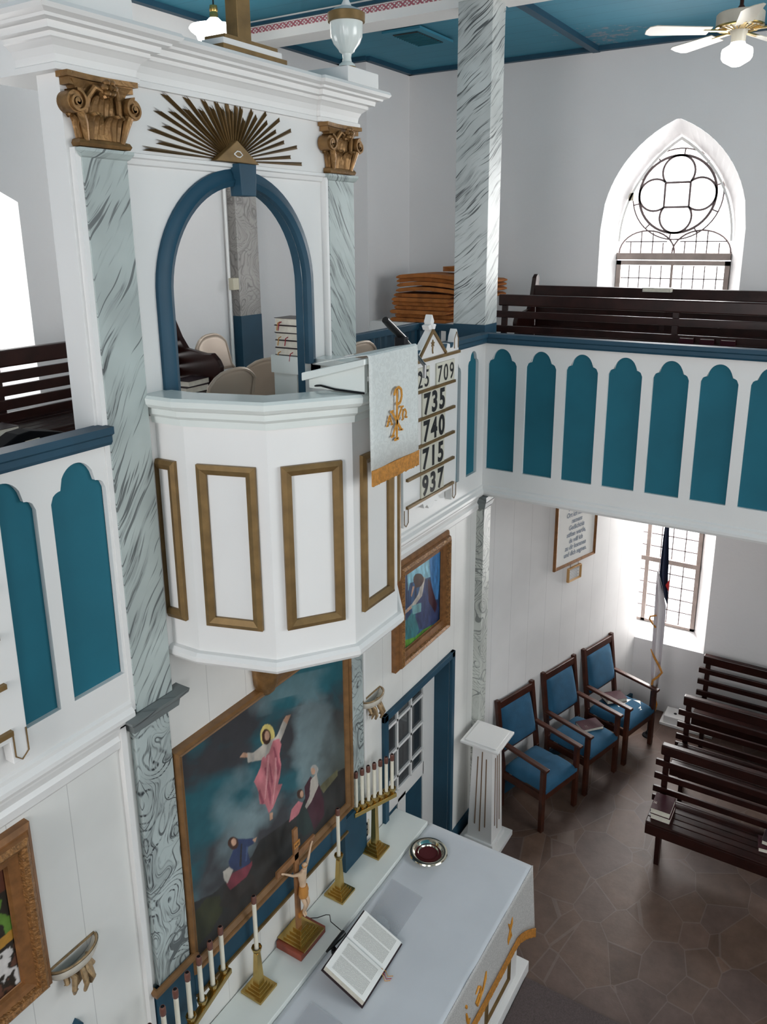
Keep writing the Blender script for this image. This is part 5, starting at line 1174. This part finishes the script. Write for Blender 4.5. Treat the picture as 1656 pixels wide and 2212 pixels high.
# ================================================================ ARMCHAIRS
def armchair(lbl):
    t = thing('armchair', lbl, 'chair', (0, 0, 0), 0, 'blue upholstered armchairs along the wall')
    for sx in (-1, 1):
        x = sx*.262
        l = MB(); l.bar((x, -.235, 0), (x, -.235, .655), .05, .042, (0, 1, 0)); l.build('leg', CWOOD, t, bevel=.005)
        l = MB(); l.bar((x, .24, 0), (x, .235, .45), .045, .042, (0, 1, 0)); l.bar((x, .235, .43), (x, .33, 1.115), .045, .042, (0, 1, 0)); l.build('leg', CWOOD, t, bevel=.005)
        MB().bar((x, -.285, .668), (x, .27, .70), .058, .028).build('armrest', CWOOD, t, bevel=.009)
        MB().bar((x, -.21, .36), (x, .23, .36), .026, .07).build('side_rail', CWOOD, t, bevel=.003)
    MB().box(-.24, .24, -.25, -.222, .325, .40).build('front_rail', CWOOD, t, bevel=.004)
    MB().box(-.24, .24, .22, .245, .325, .40).build('back_rail', CWOOD, t, bevel=.004)
    MB().bar((-.24, .318, 1.06), (.24, .318, 1.06), .03, .075).build('back_top_rail', CWOOD, t, bevel=.005); MB().bar((-.24, .262, .60), (.24, .262, .60), .03, .05).build('back_lower_rail', CWOOD, t, bevel=.005)
    # cushioned seat, slightly domed
    def pad(W0, D0_, th, fn, name):
        nx_, ny_ = 16, 16; vs = []
        for j in range(ny_+1):
            for i in range(nx_+1):
                u_ = -1+2*i/nx_; v_ = -1+2*j/ny_; d_ = (1-abs(u_)**5)*(1-abs(v_)**5); vs.append(fn(u_*W0, v_*D0_, th*(d_**.45)))
        n_ = len(vs); vs += [fn((-1+2*i/nx_)*W0, (-1+2*j/ny_)*D0_, -.03) for j in range(ny_+1) for i in range(nx_+1)]
        q = nx_+1; fs = [(j*q+i, j*q+i+1, (j+1)*q+i+1, (j+1)*q+i) for j in range(ny_) for i in range(nx_)]; fs += [(n_+a, n_+d, n_+c, n_+b) for a, b, c, d in fs]
        ed_ = [i for i in range(q)]+[j*q+nx_ for j in range(1, ny_+1)]+[ny_*q+i for i in range(nx_-1, -1, -1)]+[j*q for j in range(ny_-1, 0, -1)]
        fs += [(a, a+n_, b+n_, b) for a, b in zip(ed_, ed_[1:]+ed_[:1])]
        return MB().add(vs, fs).build(name, BLUEF, t, smooth=True)
    pad(.245, .25, .065, lambda a, b, c: (a, b-.012, .425+c+.012*(b < 0)), 'seat')
    pad(.235, .215, .045, lambda a, b, c: (a, .29+.055*(b/.215)-c-.005, .83+b), 'backrest')
    return t
ch = armchair('blue upholstered wooden armchair nearest the white pedestal, empty')
AC = [((6.35, -.495), -16.2), ((7.05, -.685), -16.2), ((7.72, -.885), -16.2)]
chs = [ch]+[copy_tree(ch) for _ in range(2)]
for c_, (p, a) in zip(chs, AC): c_.location = (*p, 0); c_.rotation_euler = (0, 0, R(a))
chs[1]['label'] = 'middle blue armchair with a maroon book lying on its seat'
chs[2]['label'] = 'blue armchair beside the flag with a book and papers on its seat'
def emblem(mb, z):
    for k in range(4): a = PI/4+k*PI/2; mb.tube([(.012*cos(a-.5), .012*sin(a-.5), z), (.017*cos(a), .017*sin(a), z), (.012*cos(a+.5), .012*sin(a+.5), z)], .0012, 4)
    mb.bar((-.007, 0, z), (.007, 0, z), .0016, .001).bar((0, -.007, z), (0, .007, z), .0016, .001)
def flat_book(lbl, loc, rz, w_=.16, d_=.235, h_=.035, tilt=0, grp=None):
    t = book('service_book', lbl, loc, rz, w_, d_, h_, MAROON, grp); e_ = MB(); e_.M = Matrix.Translation((-.03, .06, 0)); emblem(e_, h_+.0008); e_.build('cover_emblem', mat('silver_foil', (.5, .45, .4), .3, .6), t); t.rotation_euler = (tilt, 0, rz); return t
flat_book('maroon book lying on the seat of the middle blue armchair', (7.14, -.73, .497), R(50))
flat_book('maroon book resting on papers on the far blue armchair', (7.76, -.80, .502), R(45), h_=.045)
for k, (loc, rz) in enumerate((((7.78, -.98, .496), .3), ((7.70, -.99, .492), .9))):
    o = MB().box(-.075, .075, -.1, .1, 0, .002).build('paper_sheet', WPAPER); o.location = loc; o.rotation_euler = (0, 0, rz)
    tag(o, ['white paper sheet uppermost on the far blue armchair seat', 'white paper sheet partly under the other on the far blue armchair'][k], 'paper')

# ================================================================ PEWS
def pew(lbl, loc, rz, L_, H_=.95, slats=(.80, .67, .54, .45), posts=(.05, 1.2, 2.6), grp=None, end=False, rack=None, depth=.44, low=.42, board=None):
    t = thing('pew', lbl, 'pew', loc, rz, grp); lean = lambda z: depth-.035+.05*(z-low)/(H_-low)
    MB().box(0, L_, lean(H_)-.035, lean(H_)+.03, H_-.10, H_).build('top_rail', DWOOD, t, bevel=.01)
    for z in slats: MB().box(-.035 if not end else 0, L_, lean(z)-.03, lean(z)-.005, z-.06, z).build('back_slat', DWOOD, t, bevel=.004)
    for i, y in enumerate((0, .085, .16, .235, .31)):
        w_ = .08 if i == 0 else .066; MB().box(0, L_, y, y+w_, low-.0, low+.028).build('seat_slat', DWOOD, t, bevel=.008 if i == 0 else .003)
    MB().box(.0, L_, .004, .03, low-.10, low).build('seat_apron', DWOOD, t, bevel=.004)
    for x in posts:
        if x > L_: continue
        b = MB(); b.bar((x, lean(low)+.01, 0), (x, lean(H_)+.01, H_-.05), .05, .035, (0, 1, 0)); b.build('back_post', DWOOD, t, bevel=.003)
        b = MB(); b.prism([(.05, 0), (.11, 0), (.13, low-.05), (.03, low-.05)], x-.02+.06, x+.02+.06, 'yz'); b.build('leg', DWOOD, t, bevel=.003)
        b = MB(); b.box(x+.04, x+.08, .03, depth-.02, low-.06, low-.002); b.build('seat_bearer', DWOOD, t)
    if end:
        x = L_ if end == 'right' else 0
        prof = [(depth+.0, 0), (depth+.02, low), (depth+.11, H_+.06), (depth+.095, H_+.10), (depth+.055, H_+.11), (depth+.01, H_+.08), (depth-.06, low+.38), (depth-.12, low+.30), (.12, low+.275), (.05, low+.28), (.0, low+.235), (-.025, low+.19), (-.02, low+.14), (.03, low+.12), (.02, low+.05), (-.01, low-.02), (.03, low-.1), (.03, 0)]
        MB().prism(prof, x-.02, x+.025, 'yz').build('end_panel', DWOOD, t, bevel=.008)
    if board: MB().box(.03, L_, lean(.6)+.03, lean(.6)+.045, low, board).build('back_board', DWOOD, t)
    if rack:
        MB().box(rack[0], rack[1], lean(.7)+.02, lean(.7)+.035, .50, .83).build('book_rack', DWOOD, t)
        MB().box(rack[0], rack[1], lean(.7)+.035, lean(.7)+.10, .50, .515).build('rack_shelf', DWOOD, t)
    return t
G1 = 'slatted pews on the ground floor'
pew('dark slatted pew nearest the altar, with books on its end', (6.12, -1.55, 0), R(-90), 4.2, grp=G1, rack=(1.02, 3.0))
pew('middle dark slatted pew behind the nearest one', (7.03, -1.555, 0), R(-90), 4.2, grp=G1, rack=(1.1, 3.0))
pew('dark slatted pew farthest back, against the wall with the window', (7.965, -1.57, 0), R(-90), 4.2, grp=G1)
book('hymnal', 'lower of two thick books on the end of the nearest pew', (6.285, -1.66, .449), R(0), .23, .165, .055, MAROON)
flat_book('upper maroon book with emblem on the end of the nearest pew', (6.285, -1.655, .505), R(0), .23, .165, .055)
bb = book('hymnal', 'book with a gold ribbon on the nearest pew at the right edge', (6.33, -2.53, .449), R(8), .16, .22, .04, MAROON, rib=[(RIBG, -.03)])
bb = book('hymnal', 'upper book of two on the nearest pew at the right edge', (6.36, -2.56, .49), R(-4), .16, .22, .04, BLACKB, rib=[(RIBR, .02)])

# gallery pews
pew('dark slatted pew in the left gallery seen beside the marbled pilaster', (-.4, 1.2, GF-.03), 0, 4.50, H_=.90, slats=(.775, .695, .615, .54, .47), posts=(.6, 3.1), end='right', low=.46, depth=.42)
pew('dark slatted pew just behind the right gallery parapet', (6.33, .25, GF), R(-90), 6, H_=.985, slats=(.84, .71, .575, .50), posts=(.05, 1.55, 3), low=.45)
pew('farther dark pew with rounded end below the pointed window', (7.36, .33, GF+.03), R(-90), 6, H_=.98, slats=(.84, .71, .58), posts=(1.3, 2.6), end='left', low=.45, board=.87)
for k in range(3):
    b = book('hymnal', ['leftmost', 'middle', 'rightmost'][k]+' of three books standing on the pew behind the right parapet', (6.66, -1.42-.155*k, GF+.62), 0, .15, .11, .03, MAROON, 'books standing on the gallery pew')
    b.rotation_euler = (R(0), R(80), 0)
b = book('hymnal', 'flat dark book resting on the far gallery pew below the window', (7.74, -.92, GF+.98), R(90), .26, .12, .04, BLACKB)
book('hymnal', 'lower pale edged book on the gallery pew seen through the arch', (3.93, 1.33, GF+.459), R(0), .22, .16, .045, BLACKB)
book('hymnal', 'upper pale edged book on the gallery pew seen through the arch', (3.95, 1.34, GF+.505), R(5), .22, .16, .04, BLACKB)
book('hymnal', 'book with red ribbon on the left gallery pew at the picture edge', (2.42, 1.30, GF+.459), R(180), .24, .16, .05, BLACKB, rib=[(RIBR, .02), (RIBG, -.03)])
cs_ = thing('instrument_case', 'black instrument case with white handle behind the left parapet', 'case')
MB().prism([(1.93, GF), (1.88, GF+.62), (2.0, GF+.675), (2.06, GF+.68), (2.2, GF+.645), (2.45, GF+.56), (2.45, GF)], .40, .50).build('case_shell', CASEM, cs_, bevel=.006)
MB().tube([(2.0, .375, GF+.635), (1.995, .35, GF+.648), (2.06, .35, GF+.65), (2.065, .375, GF+.64)], .006, 6).build('handle', IVORY, cs_); seat(cs_, (2.2, .44, GF))

# folding chairs
def folding_chair(lbl, loc, rz):
    t = thing('folding_chair', lbl, 'chair', loc, rz, 'beige steel folding chairs in the gallery')
    n_ = 18; vs = []; rows_ = 10; ztop = lambda u_: .79-.075*abs(u_)**3
    for j in range(rows_+1):
        for i in range(n_+1):
            u_ = -1+2*i/n_; z = .52+(ztop(u_)-.52)*j/rows_; vs.append((u_*.2, .205+.045*(j/rows_)+.014*(1-u_*u_), z))
    b = MB().add(vs, [(j*(n_+1)+i, j*(n_+1)+i+1, (j+1)*(n_+1)+i+1, (j+1)*(n_+1)+i) for j in range(rows_) for i in range(n_)]).build('backrest', BEIGE, t, smooth=True)
    s_ = b.modifiers.new('s', 'SOLIDIFY'); s_.thickness = .012
    MB().prism([(-.2, -.2), (.2, -.2), (.19, .17), (-.19, .17)], .42, .438, 'xy').build('seat', BEIGE, t, bevel=.006)
    fr_ = [(-.215, -.25, 0), (-.21, .1, .42), (-.207, .21, .55), (-.206, .235, .66)]+[(u_*.204, .25+.012*(1-u_*u_), ztop(u_)+.004) for u_ in (-1, -.9, -.75, -.5, -.25, 0, .25, .5, .75, .9, 1)]+[(.206, .235, .66), (.207, .21, .55), (.21, .1, .42), (.215, -.25, 0)]
    MB().tube(fr_, .011, 8).build('front_frame', BEIGE, t, smooth=True)
    MB().tube([(-.2, .25, 0), (-.2, 0, .40), (-.2, -.12, .42)], .01, 8).tube([(.2, .25, 0), (.2, 0, .40), (.2, -.12, .42)], .01, 8).tube([(-.2, .2, .08), (.2, .2, .08)], .009, 6).build('rear_frame', BEIGE, t, smooth=True)
    return t
fcA = folding_chair('beige folding chair nearest the pulpit rim inside the arch', (0, 0, 0), 0)
specs = [((3.80, .70, GF-.02), 168, 'beige folding chair behind the nearest one, beside the blue post foot'), ((4.42, 1.28, GF), 12, 'beige folding chair beyond the dark pew end'), ((4.55, .56, GF), 180, 'beige folding chair right of the pulpit in front of the blue railing')]
for loc, a, lb in specs:
    c_ = copy_tree(fcA); c_.location = loc; c_.rotation_euler = (0, 0, R(a)); c_['label'] = lb
fcA.location = (3.31, .62, GF-.02); fcA.rotation_euler = (0, 0, R(184))

# blue stair railing
rl = thing('stair_railing', 'blue wooden stair railing with square balusters in the gallery', 'railing')
RX, RY = 6.42, .90
MB().box(4.5, RX+.03, RY-.03, RY+.03, 4.54, 4.60).box(RX-.03, RX+.03, .28, RY+.03, 4.54, 4.60).build('top_rail', BLUE, rl, bevel=.004)
MB().box(4.5, RX+.03, RY-.02, RY+.02, 3.95, 3.99).box(RX-.02, RX+.02, .28, RY, 3.95, 3.99).build('bottom_rail', BLUE, rl)
for k in range(18): x = 4.56+k*.105; MB().box(x-.02, x+.02, RY-.02, RY+.02, 3.99, 4.54).build('baluster', BLUE, rl)
for k in range(5): y = .36+k*.11; MB().box(RX-.02, RX+.02, y-.02, y+.02, 3.99, 4.54).build('baluster', BLUE, rl)
MB().box(RX-.045, RX+.045, RY-.045, RY+.045, GF, 4.56).build('newel_post', BLUE, rl, bevel=.004); seat(rl, (RX, RY, GF))

# orange cushions
lows = 7; nm = ['lowest', 'second', 'third', 'fourth', 'fifth', 'sixth', 'seventh', 'eighth', 'ninth', 'tenth', 'eleventh', 'twelfth']
zb = 4.442
for k in range(11):
    th = .042; L_ = .72 if k < lows else 1.16; x0 = 7.76+.03*sin(k*2.3); y0 = 2.02-.05*abs(sin(k*1.7))-(.05 if k >= lows else 0)
    n_ = 26; vs = []; amp = .0 if k < lows else .022
    for i in range(n_+1):
        u_ = i/n_; y = y0-L_*u_; z = zb+amp*sin(u_*PI*1.1+.3)+(.012*sin(u_*6) if k >= lows else 0)
        
        e_ = .35 if i in (0, n_) else 1
        for dx_, dz_ in ((0, 0), (.42, 0), (.42, th), (0, th)): vs.append((x0+dx_+.006*sin(i*1.3+k), y, z+th/2+(dz_-th/2)*e_))
    fs = [(i*4+j, i*4+(j+1) % 4, i*4+4+(j+1) % 4, i*4+4+j) for i in range(n_) for j in range(4)]+[(3, 2, 1, 0), (n_*4, n_*4+1, n_*4+2, n_*4+3)]
    o = MB().add(vs, fs).build('foam_cushion', ORANGE, None, smooth=False, bevel=.008)
    tag(o, '%s orange foam cushion counted from the bottom of the pile by the stairs' % nm[k], 'cushion', 'orange cushions piled by the gallery stairs')
    zb += th+.003+(.012 if k == lows+0 else 0)
o = MB()
for k in range(3): o.box(7.95, 8.3, 1.12-.02*k, 1.45, zb+.045+k*.018, zb+.061+k*.018)
o = o.build('folded_cushion', ORANGE, None, bevel=.006); tag(o, 'small folded orange cushion on top of the cushion pile', 'cushion')
o = MB().tube([(7.78, 1.80, 4.80), (7.79, 1.3, 4.795), (7.80, 1.0, 4.78)], .008, 6).tube([(7.80, 1.74, 4.815), (7.81, 1.3, 4.81), (7.82, 1.0, 4.80)], .008, 6).build('metal_rod', GREYM); tag(o, 'thin metal rods lying between the orange cushions', 'rod')

# ================================================================ framed text on the diagonal wall
def on_diag(s_, z, off=.0): p = D0+dw*s_+dn*off; return (p.x, p.y, z)
MD = Matrix(((dw.x, -dn.x, 0, D0.x), (dw.y, -dn.y, 0, D0.y), (dw.z, -dn.z, 1, 0), (0, 0, 0, 1)))   # local x along wall, y into wall, z up
def diag_frame(lbl, s0, s1, z0, z1, th, m, fname='framed_text'):
    t = thing(fname, lbl, 'framed text'); mb = MB(); mb.M = MD; mb.frame(s0, s1, z0, z1, [(0, 0), (0, .02), (th*.3, .03), (th, .018), (th, .008)]); mb.build('frame', m, t)
    q = MB(); q.M = MD; q.box(s0+th*.6, s1-th*.6, -.012, -.004, z0+th*.6, z1-th*.6); sh = q.build('paper', WPAPER, t); return t, sh
def TM(s_, z, off=.0135):
    p = on_diag(s_, z, off); return mesh_frame(p, dw, (0, 0, 1))
t, sh = diag_frame('wooden framed German verse in blue-grey letters below the gallery', 1.10, 1.80, 2.175, 3.12, .032, FRAMEW)
lines = ['An welchem', 'Ort ich meines', 'namens', 'Gedächtnis', 'stiften werde,', 'da will ich', 'zu dir kommen', 'und dich segnen.']
for k, l in enumerate(lines): text('verse_line', l, .068, GREYINK, sh, TM(1.45, 2.275+(7-k)*.069), .0005, sx=.85, bold=.0022, shear=.1)
seat(t, on_diag(1.45, 2.175))
t, sh = diag_frame('tiny framed card hanging below the framed German verse', 1.345, 1.565, 1.985, 2.135, .018, mat('light_oak', (.5, .28, .1), .5))
q = MB(); q.M = MD
for k in range(6): q.box(1.375+.01*(k == 0), 1.53-.02*(k % 2), -.0135, -.012, 2.10-k*.017, 2.104-k*.017)
q.build('written_line', mat('faint_ink', (.3, .32, .38), .8), sh)
hk = MB()
for s_ in (1.385, 1.52): hk.tube([on_diag(s_, 2.13, .01), on_diag(s_, 2.185, .012)], .0025, 5)
hk.build('hook', GREYM, t); seat(t, on_diag(1.45, 1.985))

# ================================================================ flag on its pole
fg = thing('flag', 'white flag with navy canton and gold fringe hanging in front of the lower window', 'flag')
bx_, by_ = 8.04, -1.13
MB().tube([(bx_, by_, .02), (bx_+.01, by_, 1.3), (bx_+.02, by_-.0, 2.62)], .011, 8).lathe([(.06, 0), (.055, .015), (.03, .03), (.02, .06)], (bx_, by_, 0), 20).build('pole', BLACK, fg)
def cloth(rows_, name, m, th=.003):
    n_ = 18; vs = []
    for (z, yl, yr, dp) in rows_:
        for i in range(n_+1):
            u_ = i/n_; vs.append((bx_-.03+dp*sin(u_*PI*3.2)*.5-.01, yl+(yr-yl)*u_, z))
    o = MB().add(vs, [(r_*(n_+1)+i, r_*(n_+1)+i+1, (r_+1)*(n_+1)+i+1, (r_+1)*(n_+1)+i) for r_ in range(len(rows_)-1) for i in range(n_)]).build(name, m, fg, smooth=True)
    s_ = o.modifiers.new('s', 'SOLIDIFY'); s_.thickness = th; return o
cloth([(2.60, -1.13, -1.16, .02), (2.35, -1.115, -1.175, .04), (2.1, -1.11, -1.195, .05), (1.95, -1.11, -1.20, .05), (1.84, -1.13, -1.21, .05), (1.72, -1.17, -1.215, .04), (1.64, -1.21, -1.218, .02)], 'navy_canton', NAVY)
cloth([(1.98, -1.085, -1.10, .03), (1.8, -1.085, -1.16, .05), (1.6, -1.09, -1.21, .06), (1.3, -1.095, -1.215, .07), (1.0, -1.10, -1.215, .07), (.8, -1.11, -1.215, .07), (.62, -1.13, -1.20, .05)], 'white_field', FLAGW)
MB().prism([(-1.19, 1.86), (-1.222, 1.80), (-1.222, 1.93)], bx_-.09, bx_-.06, 'yz').build('red_cross_tip', REDC, fg)
fr = MB(); path = [(1.10, -1.10), (1.02, -1.14), (.93, -1.20), (.86, -1.235), (.80, -1.20), (.74, -1.15), (.66, -1.14), (.56, -1.18), (.47, -1.21), (.40, -1.20), (.30, -1.17)]
fr.tube([(bx_-.09, y_, z_) for z_, y_ in path], [.004]+[.012]*9+[.006], 7); fr.tube([(bx_-.05, -1.12, 1.48), (bx_-.06, -1.06, 1.46), (bx_-.04, -1.05, 1.42), (bx_-.03, -1.09, 1.36), (bx_-.03, -1.12, 1.33)], .009, 6)
fr.build('gold_fringe', FRINGE, fg, smooth=True); seat(fg, (bx_, by_, 0))
bx2 = thing('white_box', 'low white box with a dark hole on the floor behind the pews', 'box')
MB().box(8.33, 8.58, -1.75, -1.185, 0, .03).build('base_board', WHITE, bx2, bevel=.003); MB().box(8.36, 8.57, -1.70, -1.22, .03, .11).build('box_body', WHITE, bx2, bevel=.006)
MB().lathe([(.0, .112), (.018, .112), (.018, .108)], (8.45, -1.33, 0), 12).build('hole', BLACK, bx2); seat(bx2, (8.45, -1.45, 0))

# ================================================================ ceiling things
fn = thing('ceiling_fan', 'cream ceiling fan with a lit glass globe at the upper right', 'ceiling fan')
fx, fy2 = 6.2, -1.665; z0 = 6.70
MB().tube([(fx, fy2, 6.79), (fx, fy2, CZ)], .013, 10).lathe([(.03, 6.785), (.028, 6.81), (.014, 6.83)], (fx, fy2, 0), 16).build('down_rod', DWOOD, fn)
MB().lathe([(.05, 6.685), (.13, 6.69), (.148, 6.70), (.15, 6.715), (.15, 6.775), (.14, 6.785), (.03, 6.792)], (fx, fy2, 0), 40).build('motor_housing', FANW, fn, smooth=True)
MB().lathe([(.15, 6.70), (.153, 6.705), (.153, 6.697), (.148, 6.693)], (fx, fy2, 0), 40).build('brass_band', BRASS, fn, smooth=True)
vb = MB()
for k in range(24): a = 2*PI*k/24; vb.bar((fx+.07*cos(a), fy2+.07*sin(a), 6.676), (fx+.135*cos(a), fy2+.135*sin(a), 6.686), .008, .006)
vb.build('vent_ribs', BRASS, fn)
MB().lathe([(.045, 6.60), (.047, 6.65), (.055, 6.66), (.055, 6.685), (.03, 6.69)], (fx, fy2, 0), 24).build('light_fitter', FANW, fn, smooth=True)
MB().lathe([(.0, 6.455), (.03, 6.458), (.085, 6.49), (.098, 6.51), (.1, 6.545), (.095, 6.565), (.05, 6.592), (.045, 6.605)], (fx, fy2, 0), 32).build('glass_globe', BULB, fn, smooth=True)
for k in range(5):
    a = R(52)+2*PI*k/5; b = MB(); b.M = Matrix.Translation((fx, fy2, 6.675)) @ Matrix.Rotation(a, 4, 'Z') @ Matrix.Rotation(R(12), 4, 'X')
    b.prism([(.20, -.055), (.58, -.07), (.62, -.05), (.63, 0), (.62, .05), (.58, .07), (.20, .055)], -.003, .003, 'xy'); b.build('blade', FANW, fn, bevel=.002)
    b = MB(); b.M = Matrix.Translation((fx, fy2, 6.675)) @ Matrix.Rotation(a, 4, 'Z'); b.box(.09, .24, -.015, .015, -.004, .006); b.build('blade_arm', BRASS, fn)
seat(fn, (fx, fy2, 6.45))
def plight(loc, e_, r_=.08):
    l = bpy.data.lights.new('lamp_light', 'POINT'); l.energy = e_; l.shadow_soft_size = r_; l.color = (1, .93, .82); o = bpy.data.objects.new('lamp_light', l); C.objects.link(o); o.location = loc
plight((fx, fy2, 6.33), 4, .1)
pn = thing('pendant_lamp', 'lit white glass pendant lamp behind the top of the cornice', 'lamp')
lx, ly = 4.93, 1.83
MB().tube([(lx, ly, 7.03), (lx, ly, CZ)], .006, 8).build('rod', BLACK, pn)
MB().lathe([(.03, 6.95), (.032, 6.99), (.028, 7.0), (.032, 7.01), (.028, 7.045), (.012, 7.05)], (lx, ly, 0), 20).build('brass_neck', BRASS, pn, smooth=True)
MB().lathe([(.0, 6.765), (.10, 6.768), (.125, 6.80), (.14, 6.84), (.18, 6.87), (.19, 6.885), (.18, 6.90), (.10, 6.915), (.06, 6.935), (.035, 6.96)], (lx, ly, 0), 36).build('glass_shade', BULB, pn, smooth=True); seat(pn, (lx, ly, 6.765))
plight((lx, ly, 6.70), 8, .1)
vt = thing('ceiling_vent', 'dark slatted air vent in the blue ceiling beside the column', 'vent')
MB().box(6.82, 7.48, 1.12, 1.52, CZ-.012, CZ+.01).build('vent_frame', CEIL, vt)
MB().box(6.90, 7.40, 1.19, 1.45, CZ-.02, CZ-.012).build('vent_opening', DARKVENT, vt)
for k in range(11): x = 6.93+k*.044; MB().box(x, x+.006, 1.19, 1.45, CZ-.027, CZ-.02).build('slat', TEAL, vt)
seat(vt, (7.15, 1.32, CZ-.03))
